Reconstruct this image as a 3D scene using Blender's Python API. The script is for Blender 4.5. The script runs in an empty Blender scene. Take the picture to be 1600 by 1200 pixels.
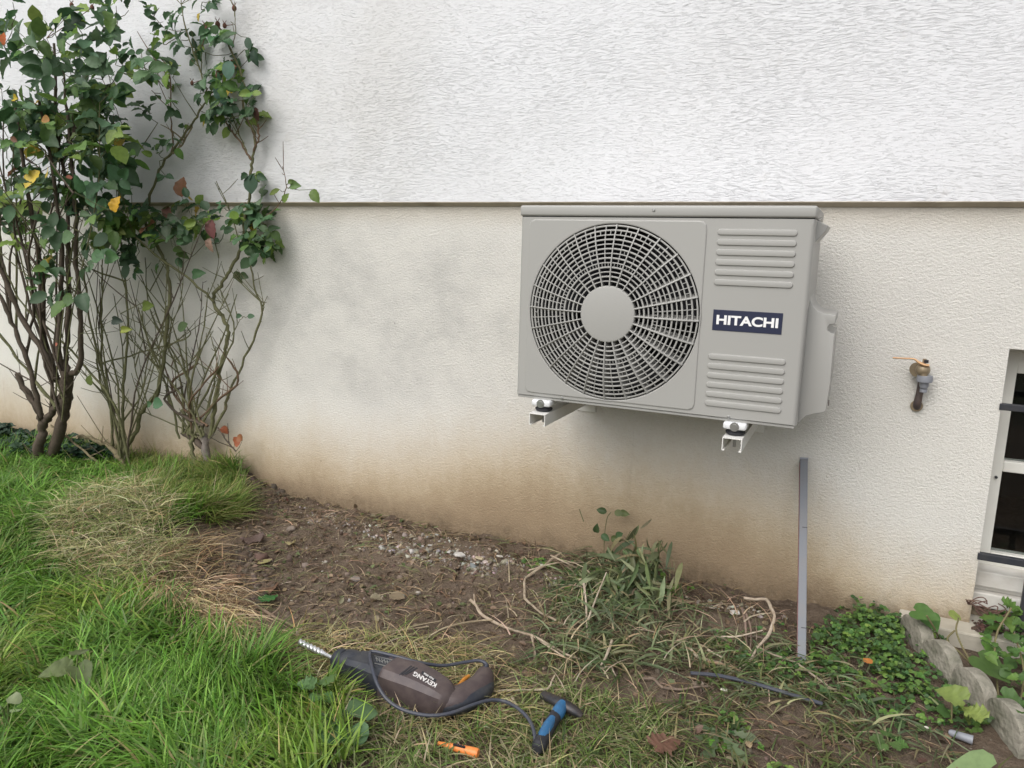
import bpy, bmesh, math, random
import numpy as np
from mathutils import Vector, Matrix
random.seed(7); RNG = np.random.default_rng(11)
S = bpy.context.scene
COL = S.collection
PI = math.pi
# ------------------------------------------------------------------ camera
YAW, PIT, ROL, FOC = .4312, .1793, .0273, 1168.25
CAM = np.array([.9025, -2.3926, .4283])
_f = np.array([-math.sin(YAW)*math.cos(PIT), math.cos(YAW)*math.cos(PIT), -math.sin(PIT)])
_r0 = np.array([math.cos(YAW), math.sin(YAW), 0.]); _u0 = np.cross(_r0, _f)
_r = math.cos(ROL)*_r0+math.sin(ROL)*_u0; _u = -math.sin(ROL)*_r0+math.cos(ROL)*_u0
cd = bpy.data.cameras.new('camera'); cam = bpy.data.objects.new('camera', cd); COL.objects.link(cam)
cd.sensor_width = 36; cd.lens = FOC/1600*36; cd.clip_end = 500; cd.clip_start = .05
cam.matrix_world = Matrix(((_r[0], _u[0], -_f[0], CAM[0]), (_r[1], _u[1], -_f[1], CAM[1]), (_r[2], _u[2], -_f[2], CAM[2]), (0, 0, 0, 1)))
S.camera = cam
# ------------------------------------------------------------------ light
SUN_EL, SUN_AZ = math.radians(50), math.radians(196)   # azimuth clockwise from +y (the light comes from the left, behind the viewer)
w = bpy.data.worlds.new('World'); S.world = w; w.use_nodes = True
nt = w.node_tree; nt.nodes.clear()
sky = nt.nodes.new('ShaderNodeTexSky'); sky.sky_type = 'NISHITA'; sky.sun_disc = False
sky.sun_elevation = SUN_EL; sky.sun_rotation = SUN_AZ; sky.air_density = 1.2; sky.dust_density = 4.0
hs = nt.nodes.new('ShaderNodeHueSaturation'); hs.inputs['Saturation'].default_value = .32
bg = nt.nodes.new('ShaderNodeBackground'); bg.inputs['Strength'].default_value = .15
ow = nt.nodes.new('ShaderNodeOutputWorld')
nt.links.new(sky.outputs[0], hs.inputs['Color']); nt.links.new(hs.outputs[0], bg.inputs[0]); nt.links.new(bg.outputs[0], ow.inputs[0])
sd = bpy.data.lights.new('sun', 'SUN'); sd.energy = 1.3; sd.angle = math.radians(72); sd.color = (1, .985, .96)
so = bpy.data.objects.new('sun', sd); COL.objects.link(so)
sv = Vector((math.sin(SUN_AZ)*math.cos(SUN_EL), math.cos(SUN_AZ)*math.cos(SUN_EL), math.sin(SUN_EL)))
so.rotation_euler = sv.to_track_quat('Z', 'Y').to_euler()
S.view_settings.view_transform = 'Standard'; S.view_settings.look = 'None'; S.view_settings.gamma = 1
S.view_settings.exposure = .27
S.render.engine = 'CYCLES'

# ------------------------------------------------------------------ helpers
G = -.644
def ray(u, v): return _f+_r*(u-800)/FOC+_u*(600-v)/FOC
def at(u, v, ax, val):
    d = ray(u, v); return CAM+d*((val-CAM[ax])/d[ax])
def aw(u, v, y=0.): return at(u, v, 1, y)       # point of the scene standing y metres off the wall
def ag(u, v, h=0.): return at(u, v, 2, G+h)      # point on the ground

def tag(o, label=None, cat=None, group=None, kind=None):
    if label: o['label'] = label
    if cat: o['category'] = cat
    if group: o['group'] = group
    if kind: o['kind'] = kind
    return o
def empty(name, loc, label, cat, group=None):
    o = bpy.data.objects.new(name, None); COL.objects.link(o); o.location = loc; o.empty_display_size = .05
    return tag(o, label, cat, group)
bpy.context.view_layer.update()
def link(name, me, mat, parent=None, smooth=False):
    if mat is not None: me.materials.append(mat)
    o = bpy.data.objects.new(name, me); COL.objects.link(o)
    if smooth: me.polygons.foreach_set('use_smooth', [True]*len(me.polygons))
    if parent is not None:
        o.parent = parent
        base = Vector(parent.location) if parent.parent is None else Vector(parent.parent.location)*(1 if parent.type != 'EMPTY' else 1)
        o.location = -Vector(parent.location) if parent.parent is None else (0, 0, 0)
    return o
class MB:
    def __init__(s): s.v = []; s.f = []
    def add(s, vs, fs):
        n = len(s.v); s.v += [tuple(map(float, p)) for p in vs]; s.f += [tuple(i+n for i in f) for f in fs]; return s
    def box(s, x0, x1, y0, y1, z0, z1):
        return s.add([(x0, y0, z0), (x1, y0, z0), (x1, y1, z0), (x0, y1, z0), (x0, y0, z1), (x1, y0, z1), (x1, y1, z1), (x0, y1, z1)],
                     [(0, 3, 2, 1), (4, 5, 6, 7), (0, 1, 5, 4), (1, 2, 6, 5), (2, 3, 7, 6), (3, 0, 4, 7)])
    def prism(s, pts, y0, y1, axis='y'):
        n = len(pts)
        if axis == 'y': a = [(p[0], y0, p[1]) for p in pts]; b = [(p[0], y1, p[1]) for p in pts]
        elif axis == 'x': a = [(y0, p[0], p[1]) for p in pts]; b = [(y1, p[0], p[1]) for p in pts]
        else: a = [(p[0], p[1], y0) for p in pts]; b = [(p[0], p[1], y1) for p in pts]
        return s.add(a+b, [tuple(range(n)), tuple(range(2*n-1, n-1, -1))]+[(i, i+n, (i+1) % n+n, (i+1) % n) for i in range(n)])
    def tube(s, pts, rad, seg=8, smooth=True, sub=4, flat=1., cap=True):
        P = np.array(pts, float)
        Rr = np.full(len(P), rad, float) if np.isscalar(rad) else np.array(rad, float)
        if smooth and len(P) > 2: P, Rr = catmull(P, Rr, sub)
        T = np.gradient(P, axis=0); T /= np.linalg.norm(T, axis=1)[:, None]+1e-12
        up = np.array([0, 0, 1.]) if abs(T[0][2]) < .9 else np.array([0, 1., 0])
        vs = []; n = len(P); a = np.cross(T[0], up); a /= np.linalg.norm(a)
        for i in range(n):
            a = a-T[i]*(a@T[i]); a /= np.linalg.norm(a)+1e-12; b = np.cross(T[i], a)
            for k in range(seg):
                t = 2*PI*k/seg; vs.append(P[i]+Rr[i]*(a*math.cos(t)+b*math.sin(t)*flat))
        fs = [(i*seg+k, i*seg+(k+1) % seg, (i+1)*seg+(k+1) % seg, (i+1)*seg+k) for i in range(n-1) for k in range(seg)]
        if cap: fs += [tuple(range(seg-1, -1, -1)), tuple((n-1)*seg+k for k in range(seg))]
        return s.add(vs, fs)
    def lathe(s, prof, o, d, seg=24):   # prof [(along, radius)]
        o = np.array(o, float); d = np.array(d, float); d /= np.linalg.norm(d)
        a = np.cross(d, [0, 0, 1.] if abs(d[2]) < .9 else [1., 0, 0]); a /= np.linalg.norm(a); b = np.cross(d, a); n = len(prof)
        vs = [o+d*t+max(r, 1e-4)*(a*math.cos(2*PI*k/seg)+b*math.sin(2*PI*k/seg)) for t, r in prof for k in range(seg)]
        fs = [(i*seg+k, i*seg+(k+1) % seg, (i+1)*seg+(k+1) % seg, (i+1)*seg+k) for i in range(n-1) for k in range(seg)]
        return s.add(vs, fs+[tuple(range(seg-1, -1, -1)), tuple((n-1)*seg+k for k in range(seg))])
    def ball(s, c, r, sc=(1, 1, 1), seg=16):
        vs = []; fs = []; n = seg//2
        for i in range(n+1):
            t = PI*i/n
            for k in range(seg): vs.append((c[0]+r*sc[0]*math.sin(t)*math.cos(2*PI*k/seg), c[1]+r*sc[1]*math.sin(t)*math.sin(2*PI*k/seg), c[2]+r*sc[2]*math.cos(t)))
        for i in range(n):
            for k in range(seg): fs.append((i*seg+k, (i+1)*seg+k, (i+1)*seg+(k+1) % seg, i*seg+(k+1) % seg))
        return s.add(vs, fs)
    def build(s, name, mat, parent=None, smooth=False, bevel=0, bseg=2, auto=None):
        me = bpy.data.meshes.new(name); me.from_pydata(s.v, [], s.f); me.validate()
        bm = bmesh.new(); bm.from_mesh(me); bmesh.ops.remove_doubles(bm, verts=bm.verts, dist=1e-6)
        bmesh.ops.recalc_face_normals(bm, faces=bm.faces)
        if bevel:
            ed = [e for e in bm.edges if len(e.link_faces) == 2 and e.calc_face_angle(0) > .5]
            bmesh.ops.bevel(bm, geom=ed, offset=bevel, segments=bseg, profile=.5, affect='EDGES', clamp_overlap=True)
        bm.to_mesh(me); bm.free()
        o = link(name, me, mat, parent, smooth)
        if smooth:
            me.set_sharp_from_angle(angle=math.radians(auto or 40))
        return o
def catmull(P, R, sub):
    Q = np.vstack([2*P[0]-P[1], P, 2*P[-1]-P[-2]]); op = []; orr = []
    for i in range(len(P)-1):
        p0, p1, p2, p3 = Q[i:i+4]
        for k in range(sub):
            t = k/sub
            op.append(.5*((2*p1)+(-p0+p2)*t+(2*p0-5*p1+4*p2-p3)*t*t+(-p0+3*p1-3*p2+p3)*t**3)); orr.append(R[i]*(1-t)+R[i+1]*t)
    op.append(P[-1]); orr.append(R[-1]); return np.array(op), np.array(orr)
# --- numpy value noise
_tab = np.random.default_rng(3).random((256, 256))
def vnoise(x, y, s=1., o=0):
    x = np.asarray(x)*s+o*17.3; y = np.asarray(y)*s+o*9.1
    xi = np.floor(x).astype(int); yi = np.floor(y).astype(int); fx = x-xi; fy = y-yi
    fx = fx*fx*(3-2*fx); fy = fy*fy*(3-2*fy); g = lambda a, b: _tab[a % 256, b % 256]
    return (g(xi, yi)*(1-fx)+g(xi+1, yi)*fx)*(1-fy)+(g(xi, yi+1)*(1-fx)+g(xi+1, yi+1)*fx)*fy
def fbm(x, y, s, n=4, o=0): return sum(vnoise(x, y, s*2**k, o+k)*.5**k for k in range(n))/sum(.5**k for k in range(n))
def inpoly(x, y, poly):
    x = np.asarray(x); y = np.asarray(y); c = np.zeros(x.shape, bool); n = len(poly)
    for i in range(n):
        x0, y0 = poly[i][:2]; x1, y1 = poly[(i+1) % n][:2]
        m = (y0 > y) != (y1 > y)
        with np.errstate(divide='ignore', invalid='ignore'): c ^= m & (x < (x1-x0)*(y-y0)/(y1-y0+1e-12)+x0)
    return c
def gpoly(px): return [tuple(ag(u, v)[:2]) for u, v in px]

# ------------------------------------------------------------------ materials
def mat(name, col=(.5, .5, .5), rough=.6, metal=0., spec=.5, noise=None, bump=None, vcol=False, trans=0., coat=0.):
    """noise: (scale, amount, second colour); bump: (scale, distance)"""
    m = bpy.data.materials.new(name); m.use_nodes = True; N = m.node_tree.nodes; L = m.node_tree.links
    b = N['Principled BSDF']; b.inputs['Base Color'].default_value = (*col, 1); b.inputs['Roughness'].default_value = rough
    b.inputs['Metallic'].default_value = metal; b.inputs['Specular IOR Level'].default_value = spec; b.inputs['Coat Weight'].default_value = coat
    tc = N.new('ShaderNodeTexCoord'); out = None
    if vcol:
        a = N.new('ShaderNodeVertexColor'); a.layer_name = 'Col'; out = a.outputs[0]
    if noise:
        n = N.new('ShaderNodeTexNoise'); n.inputs['Scale'].default_value = noise[0]; n.inputs['Detail'].default_value = 6
        L.new(tc.outputs['Object'], n.inputs['Vector'])
        rp = N.new('ShaderNodeMapRange'); rp.inputs[1].default_value = .4; rp.inputs[2].default_value = .7; rp.inputs[3].default_value = 0; rp.inputs[4].default_value = noise[1]
        L.new(n.outputs['Fac'], rp.inputs[0])
        mx = N.new('ShaderNodeMix'); mx.data_type = 'RGBA'; mx.inputs['A'].default_value = (*col, 1); mx.inputs['B'].default_value = (*noise[2], 1)
        if out: L.new(out, mx.inputs['A'])
        L.new(rp.outputs[0], mx.inputs['Factor']); out = mx.outputs['Result']
    if out: L.new(out, b.inputs['Base Color'])
    if bump:
        n2 = N.new('ShaderNodeTexNoise'); n2.inputs['Scale'].default_value = bump[0]; n2.inputs['Detail'].default_value = 5
        L.new(tc.outputs['Object'], n2.inputs['Vector']); bp = N.new('ShaderNodeBump'); bp.inputs['Distance'].default_value = bump[1]
        bp.inputs['Strength'].default_value = 1
        L.new(n2.outputs['Fac'], bp.inputs['Height']); L.new(bp.outputs[0], b.inputs['Normal'])
    if trans:
        t = N.new('ShaderNodeBsdfTranslucent'); ms = N.new('ShaderNodeMixShader'); ms.inputs[0].default_value = trans
        if out: L.new(out, t.inputs[0])
        else: t.inputs[0].default_value = (*col, 1)
        L.new(b.outputs[0], ms.inputs[1]); L.new(t.outputs[0], ms.inputs[2]); L.new(ms.outputs[0], N['Material Output'].inputs[0])
    return m

def node_math(N, L, op, a, b=None, clamp=False):
    n = N.new('ShaderNodeMath'); n.operation = op; n.use_clamp = clamp
    for i, x in enumerate((a, b)):
        if x is None: continue
        if isinstance(x, (int, float)): n.inputs[i].default_value = x
        else: L.new(x, n.inputs[i])
    return n.outputs[0]
def node_noise(N, L, vec, scale, detail=4, rough=.5, dist=0.):
    n = N.new('ShaderNodeTexNoise'); n.inputs['Scale'].default_value = scale; n.inputs['Detail'].default_value = detail
    n.inputs['Roughness'].default_value = rough; n.inputs['Distortion'].default_value = dist; L.new(vec, n.inputs['Vector']); return n.outputs['Fac']
def node_map(N, L, vec, sc, rot=(0, 0, 0)):
    n = N.new('ShaderNodeMapping'); n.inputs['Scale'].default_value = sc; n.inputs['Rotation'].default_value = rot; L.new(vec, n.inputs['Vector']); return n.outputs[0]
def node_range(N, L, x, a, b, c=0., d=1., sm=True):
    n = N.new('ShaderNodeMapRange'); n.interpolation_type = 'SMOOTHSTEP' if sm else 'LINEAR'
    for i, q in enumerate((a, b, c, d)): n.inputs[i+1].default_value = q
    L.new(x, n.inputs[0]); return n.outputs[0]
def node_mix(N, L, f, A, B):
    m = N.new('ShaderNodeMix'); m.data_type = 'RGBA'
    if isinstance(f, (int, float)): m.inputs['Factor'].default_value = f
    else: L.new(f, m.inputs['Factor'])
    for k, x in (('A', A), ('B', B)):
        if isinstance(x, tuple): m.inputs[k].default_value = (*x, 1)
        else: L.new(x, m.inputs[k])
    return m.outputs['Result']

def wall_material(upper):
    m = bpy.data.materials.new('upper_render' if upper else 'lower_render'); m.use_nodes = True; N = m.node_tree.nodes; L = m.node_tree.links
    b = N['Principled BSDF']; b.inputs['Roughness'].default_value = .85; b.inputs['Specular IOR Level'].default_value = .25
    tc = N.new('ShaderNodeTexCoord'); V = tc.outputs['Object']
    sp = N.new('ShaderNodeSeparateXYZ'); L.new(V, sp.inputs[0]); X, Z = sp.outputs[0], sp.outputs[2]
    if upper:
        # wandering warp so that the trowel streaks change their lean over the wall
        wn = N.new('ShaderNodeTexNoise'); wn.inputs['Scale'].default_value = 1.6; wn.inputs['Detail'].default_value = 2; L.new(V, wn.inputs['Vector'])
        sub = N.new('ShaderNodeVectorMath'); sub.operation = 'MULTIPLY_ADD'; L.new(wn.outputs['Color'], sub.inputs[0]); sub.inputs[1].default_value = (.0, .0, .10); L.new(V, sub.inputs[2])
        st = node_noise(N, L, node_map(N, L, sub.outputs[0], (36, 36, 240)), 1, 6, .6, .35)
        st2 = node_noise(N, L, node_map(N, L, sub.outputs[0], (60, 60, 300)), 1, 4, .6, .3)
        gr = node_noise(N, L, V, 230, 5, .75)
        a = node_range(N, L, st, .30, .52, 0, 1)      # mostly flat with thin horizontal grooves
        c = node_range(N, L, st2, .34, .46, 0, .55)
        lum = node_range(N, L, node_noise(N, L, node_map(N, L, V, (1.1, 1, 2.2)), 1, 4, .6), .36, .62, .35, 1.15); a = node_math(N, L, 'MULTIPLY', a, lum); h = node_math(N, L, 'ADD', a, c); h = node_math(N, L, 'ADD', h, node_math(N, L, 'MULTIPLY', gr, .9))
        dist = .0014
        big = node_noise(N, L, V, 1.3, 5, .6)
        base = node_mix(N, L, node_range(N, L, big, .42, .68, 0, .5), (.755, .762, .785), (.695, .695, .705))
        spot = node_noise(N, L, V, 9, 5, .7); base = node_mix(N, L, node_range(N, L, spot, .62, .78, 0, .3), base, (.58, .55, .50))
        # greyer wall tone beside the roses, fading sideways and broken by noise
        d = node_math(N, L, 'SUBTRACT', X, -1.25); d = node_math(N, L, 'MULTIPLY', d, d)
        d = node_range(N, L, d, .0, .9, .35, 0.); base = node_mix(N, L, node_math(N, L, 'MULTIPLY', d, node_range(N, L, big, .3, .6)), base, (.56, .54, .5))
        gro = node_range(N, L, h, .75, 1.35, 1., 0.); base = node_mix(N, L, node_math(N, L, 'MULTIPLY', gro, .05), base, (.45, .43, .40))
    else:
        g1 = node_noise(N, L, node_map(N, L, V, (105, 105, 145), (0, .25, 0)), 1, 6, .72, .15)
        g2 = node_noise(N, L, node_map(N, L, V, (190, 190, 240)), 1, 3, .6)
        h = node_math(N, L, 'ADD', node_math(N, L, 'MULTIPLY', g1, 1.5), node_math(N, L, 'MULTIPLY', g2, .45)); dist = .0045
        big = node_noise(N, L, V, 1.7, 6, .62); med = node_noise(N, L, V, 7, 6, .65)
        base = node_mix(N, L, node_range(N, L, big, .4, .7, 0, .7), (.765, .745, .695), (.72, .70, .66))
        # grey mould smudges left of the unit: soft blotches, no hard outline
        ex = node_math(N, L, 'DIVIDE', node_math(N, L, 'SUBTRACT', X, -.85), 1.0); ez = node_math(N, L, 'DIVIDE', node_math(N, L, 'SUBTRACT', Z, .17), .42)
        rr = node_math(N, L, 'ADD', node_math(N, L, 'MULTIPLY', ex, ex), node_math(N, L, 'MULTIPLY', ez, ez))
        zone = node_range(N, L, rr, .1, 1.3, 1., 0.)
        sm = node_noise(N, L, node_map(N, L, V, (3.2, 3.2, 4.5), (0, .5, 0)), 1, 7, .7)
        base = node_mix(N, L, node_math(N, L, 'MULTIPLY', zone, node_range(N, L, sm, .38, .68, .18, .62)), base, (.43, .425, .41))
        # rain splash: brown soil stains rising from the ground, highest under the unit
        wav = node_noise(N, L, node_map(N, L, V, (3.5, 3.5, 1.2)), 1, 7, .7)
        ux = node_math(N, L, 'SUBTRACT', X, .15); ux = node_math(N, L, 'MULTIPLY', ux, ux); uh = node_range(N, L, ux, 0., .9, .12, 0.)
        rx = node_range(N, L, X, .75, 1.1, 0., .10)
        zz = node_math(N, L, 'ADD', node_math(N, L, 'SUBTRACT', Z, G), node_math(N, L, 'MULTIPLY', node_math(N, L, 'SUBTRACT', wav, .5), -.22))
        zz = node_math(N, L, 'ADD', node_math(N, L, 'SUBTRACT', zz, uh), rx); zz = node_math(N, L, 'ADD', zz, node_math(N, L, 'MULTIPLY', node_math(N, L, 'SUBTRACT', node_noise(N, L, V, 26, 8, .8), .5), .16))
        base = node_mix(N, L, node_range(N, L, zz, .06, .46, .85, 0.), base, (.52, .40, .24))
        base = node_mix(N, L, node_range(N, L, zz, -.03, .22, .75, 0.), base, (.27, .19, .115))
        foot = node_math(N, L, 'SUBTRACT', node_math(N, L, 'SUBTRACT', Z, G), node_math(N, L, 'MULTIPLY', med, .16)); fn = node_noise(N, L, V, 34, 8, .8)
        base = node_mix(N, L, node_math(N, L, 'MULTIPLY', node_range(N, L, foot, -.09, .03, .85, 0.), node_range(N, L, fn, .38, .66, .45, 1.)), base, (.13, .092, .058))
        # faint vertical run marks
        run = node_noise(N, L, node_map(N, L, V, (22, 22, .9)), 1, 5, .7)
        rz = node_range(N, L, Z, -.5, .1, .5, 0.); base = node_mix(N, L, node_math(N, L, 'MULTIPLY', node_range(N, L, run, .6, .8), rz), base, (.40, .32, .22))
        # wall colour turns browner towards the drip edge
        top = node_range(N, L, node_math(N, L, 'ADD', Z, node_math(N, L, 'MULTIPLY', med, .05)), .50, .60, 0, .38); base = node_mix(N, L, top, base, (.44, .36, .25))
        # tiny dark specks
        vo = N.new('ShaderNodeTexVoronoi'); vo.inputs['Scale'].default_value = 7.; L.new(V, vo.inputs['Vector'])
        base = node_mix(N, L, node_range(N, L, vo.outputs['Distance'], .012, .03, .8, 0.), base, (.08, .06, .05))
        base = node_mix(N, L, node_range(N, L, h, .62, 1.0, .22, 0.), base, (.42, .37, .30))
    L.new(base, b.inputs['Base Color'])
    bp = N.new('ShaderNodeBump'); bp.inputs['Distance'].default_value = dist; bp.inputs['Strength'].default_value = 1; L.new(h, bp.inputs['Height']); L.new(bp.outputs[0], b.inputs['Normal'])
    return m

M = {}
M['upper'] = wall_material(True); M['lower'] = wall_material(False)
M['drip'] = mat('drip_edge', (.50, .44, .35), .9, noise=(8, .6, (.2, .16, .11)), bump=(120, .001))
M['paint'] = mat('warm_grey_enamel', (.355, .35, .332), .38, spec=.45, noise=(2.2, .25, (.33, .325, .308)), bump=(260, .00009))
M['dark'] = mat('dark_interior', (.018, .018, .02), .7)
M['shroud'] = mat('fan_shroud', (.06, .06, .058), .6)
M['fan'] = mat('fan_plastic', (.022, .022, .028), .45)
M['navy'] = mat('navy_badge', (.018, .023, .055), .35)
M['white'] = mat('white_print', (.8, .8, .8), .5)
M['screw'] = mat('zinc_screw', (.45, .45, .44), .35, .9)
M['bracket'] = mat('white_powder_coat', (.74, .73, .70), .4, noise=(30, .2, (.6, .58, .52)))
M['rubber'] = mat('black_rubber', (.02, .02, .025), .6)
M['pad'] = mat('white_foot', (.72, .73, .74), .35, noise=(60, .3, (.5, .5, .5)))
M['frame'] = mat('window_frame_paint', (.68, .67, .62), .45, noise=(12, .3, (.5, .48, .42)))
M['bar'] = mat('black_iron', (.025, .027, .035), .5, noise=(30, .4, (.06, .055, .05)))
M['sill'] = mat('sill_concrete', (.60, .58, .54), .8, noise=(14, .7, (.42, .39, .34)), bump=(90, .001))
M['slab'] = mat('slab_concrete', (.52, .49, .42), .85, noise=(9, .7, (.36, .32, .25)), bump=(70, .002))
M['edging'] = mat('edging_concrete', (.27, .25, .205), .92, noise=(22, .95, (.115, .115, .08)), bump=(55, .010))
M['brass'] = mat('aged_brass', (.30, .24, .16), .45, .35, noise=(60, .7, (.22, .17, .11)))
M['lever'] = mat('tan_lever', (.62, .38, .2), .5, .1, noise=(40, .5, (.42, .24, .14)))
M['grey_plastic'] = mat('grey_plastic', (.24, .25, .28), .45)
M['pipe'] = mat('rusty_pipe', (.06, .045, .045), .6, noise=(60, .6, (.12, .08, .06)), bump=(80, .001))
M['alu'] = mat('dirty_aluminium', (.145, .155, .175), .55, .0, noise=(25, .6, (.17, .165, .165)), bump=(120, .0004))
M['redtrim'] = mat('red_trim', (.16, .065, .06), .6)
M['drill_brown'] = mat('brown_grey_plastic', (.062, .045, .046), .5, noise=(35, .55, (.12, .092, .082)), bump=(200, .0004))
M['drill_black'] = mat('dusty_black_plastic', (.022, .025, .035), .5, noise=(40, .5, (.065, .065, .065)), bump=(180, .0004))
M['steel'] = mat('bright_steel', (.72, .73, .76), .3, .6, noise=(90, .5, (.35, .32, .3)))
M['cord'] = mat('cord_rubber', (.04, .045, .065), .5, noise=(50, .4, (.09, .085, .08)))
M['trigger'] = mat('orange_trigger', (.5, .2, .03), .5)
M['blue'] = mat('blue_grip', (.025, .12, .26), .5, noise=(60, .6, (.03, .08, .16)), bump=(160, .0006))
M['hammer_head'] = mat('dark_forged_steel', (.05, .05, .055), .45, .6, noise=(50, .6, (.10, .075, .06)))
M['orange'] = mat('orange_plastic', (.8, .25, .06), .4, noise=(120, .35, (.45, .12, .03)))
M['leaf'] = mat('leaf', vcol=True, rough=.5, spec=.35, trans=.3, noise=(70, .25, (.03, .05, .02)))
M['grass'] = mat('grass_blades', vcol=True, rough=.5, spec=.35, trans=.3)
M['dry'] = mat('dry_stalks', vcol=True, rough=.75, spec=.2, trans=.12)
M['bark'] = mat('rose_bark', vcol=True, rough=.8, spec=.2, noise=(90, .5, (.05, .04, .03)), bump=(140, .0015))
M['stone'] = mat('stone_chips', vcol=True, rough=.85, spec=.3, noise=(50, .4, (.12, .1, .08)), bump=(120, .001))

def col_attr(me, cols):
    a = me.color_attributes.new('Col', 'FLOAT_COLOR', 'POINT'); c = np.ones((len(me.vertices), 4), np.float32); c[:, :3] = cols; a.data.foreach_set('color', c.ravel())
def np_mesh(name, V, F4, cols=None, smooth=True):
    """V (n,3), F4 (m,4) quads or (m,3) triangles"""
    me = bpy.data.meshes.new(name); k = F4.shape[1]
    me.vertices.add(len(V)); me.vertices.foreach_set('co', np.asarray(V, np.float32).ravel())
    me.loops.add(F4.size); me.loops.foreach_set('vertex_index', F4.astype(np.int32).ravel())
    me.polygons.add(len(F4)); me.polygons.foreach_set('loop_start', np.arange(0, F4.size, k, dtype=np.int32))
    me.polygons.foreach_set('loop_total', np.full(len(F4), k, np.int32))
    me.update(calc_edges=True)
    if smooth: me.polygons.foreach_set('use_smooth', np.ones(len(F4), bool))
    if cols is not None: col_attr(me, cols)
    return me

# ------------------------------------------------------------------ ground
LUSH = gpoly([(-20, 690), (120, 715), (330, 722), (385, 775), (375, 808), (300, 840), (240, 880), (215, 915), (262, 950), (300, 985), (350, 1010), (405, 1040), (470, 1085), (545, 1135), (560, 1200)])
LUSH = [(-6., -.02)]+LUSH+[(-.05, -1.6), (-.2, -3.6), (-6, -3.6)]
def wallmound(x, y): return np.exp(-((x+1.46)**2/.03+(y+.05)**2/.012))*.065
def H(x, y):
    x = np.asarray(x, float); y = np.asarray(y, float)
    near = np.exp(-np.maximum(0, np.hypot(x+.4, (y+.9))-3.0)**2/2)
    soil = (fbm(x, y, 5, 4, 1)-.5)*.035+(fbm(x, y, 26, 4, 5)-.5)*.036
    z = G+soil*near+wallmound(x, y)
    # shallow scrape parallel to the wall with a crumbly ridge (dug bed)
    rid = np.exp(-((y+.20+.06*np.sin(x*3.1))/.045)**2)*np.exp(-((x-.05)/.75)**4)
    z += .022*rid*(.6+.8*vnoise(x, y, 20, 2))
    z -= .022*np.exp(-((y+.40)/.16)**2)*np.exp(-((x+.35)/.6)**4)
    z += .035*np.exp(-((x+.95)**2/.05+(y+.42)**2/.03))*vnoise(x, y, 16, 4)    # clods beside the grass
    z += .10*np.exp(-((x+1.42)**2/.11+(y+.62)**2/.05))*.7                       # heap under the hay
    m = smooth_edge(x, y, LUSH); z += .03*m
    z = np.where(x > 1.16+np.maximum(0, -y-.05)*.33, z-.0*x, z)
    return z
def smooth_edge(x, y, poly, jit=.05):
    jx = (vnoise(x, y, 9, 7)-.5)*jit*2; jy = (vnoise(x, y, 9, 8)-.5)*jit*2
    return inpoly(x+jx, y+jy, poly).astype(float)
def on(p, h=0.): return np.array([p[0], p[1], float(H(p[0], p[1]))+h])
def sg(u, v, h=0.):
    """point on the real soil surface seen at the photo position"""
    p = ag(u, v)
    for _ in range(3): p = at(u, v, 2, float(H(p[0], p[1])))
    p[2] += h; return p
def axis_pts(a, b, d, out, sgn):
    inner = np.arange(a, b+1e-9, d); r = []; t = d
    x = b
    while x < out: t *= 1.25; x += t; r.append(x)
    l = []; t = d; x = a
    while x > -out: t *= 1.25; x -= t; l.append(x)
    return np.array(l[::-1]+list(inner)+r)
gx = axis_pts(-3.8, 1.7, .0125, 60, 1); gy = axis_pts(-2.2, .14, .0125, 60, 1)
XX, YY = np.meshgrid(gx, gy, indexing='ij'); ZZ = H(XX, YY)
nx, ny = XX.shape; idx = np.arange(nx*ny).reshape(nx, ny)
F = np.stack([idx[:-1, :-1], idx[1:, :-1], idx[1:, 1:], idx[:-1, 1:]], -1).reshape(-1, 4)
me = np_mesh('ground', np.stack([XX, YY, ZZ], -1).reshape(-1, 3), F)
gm = np.clip(smooth_edge(XX, YY, LUSH)*1., 0, 1).reshape(-1)
gr_far = (np.hypot(XX+.4, YY+.9) > 3.2).reshape(-1)
gc = np.where(np.maximum(gm, gr_far)[:, None] > .5, np.array([[.035, .048, .018]]), np.array([[.16, .121, .089]]))
col_attr(me, gc)
def soil_material():
    m = bpy.data.materials.new('soil'); m.use_nodes = True; N = m.node_tree.nodes; L = m.node_tree.links; b = N['Principled BSDF']
    b.inputs['Roughness'].default_value = .95; b.inputs['Specular IOR Level'].default_value = .2
    tc = N.new('ShaderNodeTexCoord'); V = tc.outputs['Object']; a = N.new('ShaderNodeVertexColor'); a.layer_name = 'Col'
    n1 = node_noise(N, L, V, 4.5, 6, .65); n2 = node_noise(N, L, V, 45, 6, .7); n3 = node_noise(N, L, V, 160, 4, .7)
    c = node_mix(N, L, node_range(N, L, n1, .42, .62, 0, .75), a.outputs[0], (.095, .067, .048))
    c = node_mix(N, L, node_range(N, L, n2, .5, .72, 0, .6), c, (.23, .18, .135))
    c = node_mix(N, L, node_range(N, L, n2, .28, .44, .7, 0), c, (.075, .05, .038))
    vo = N.new('ShaderNodeTexVoronoi'); vo.inputs['Scale'].default_value = 55; L.new(V, vo.inputs['Vector'])
    c = node_mix(N, L, node_math(N, L, 'MULTIPLY', node_range(N, L, vo.outputs['Distance'], .10, .2, .8, 0.), node_range(N, L, n1, .5, .6)), c, (.33, .29, .23))
    L.new(c, b.inputs['Base Color'])
    h = node_math(N, L, 'ADD', node_math(N, L, 'MULTIPLY', n2, 1.), node_math(N, L, 'MULTIPLY', n3, .4))
    bp = N.new('ShaderNodeBump'); bp.inputs['Distance'].default_value = .016; L.new(h, bp.inputs['Height']); L.new(bp.outputs[0], b.inputs['Normal'])
    return m
M['soil'] = soil_material()
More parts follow.
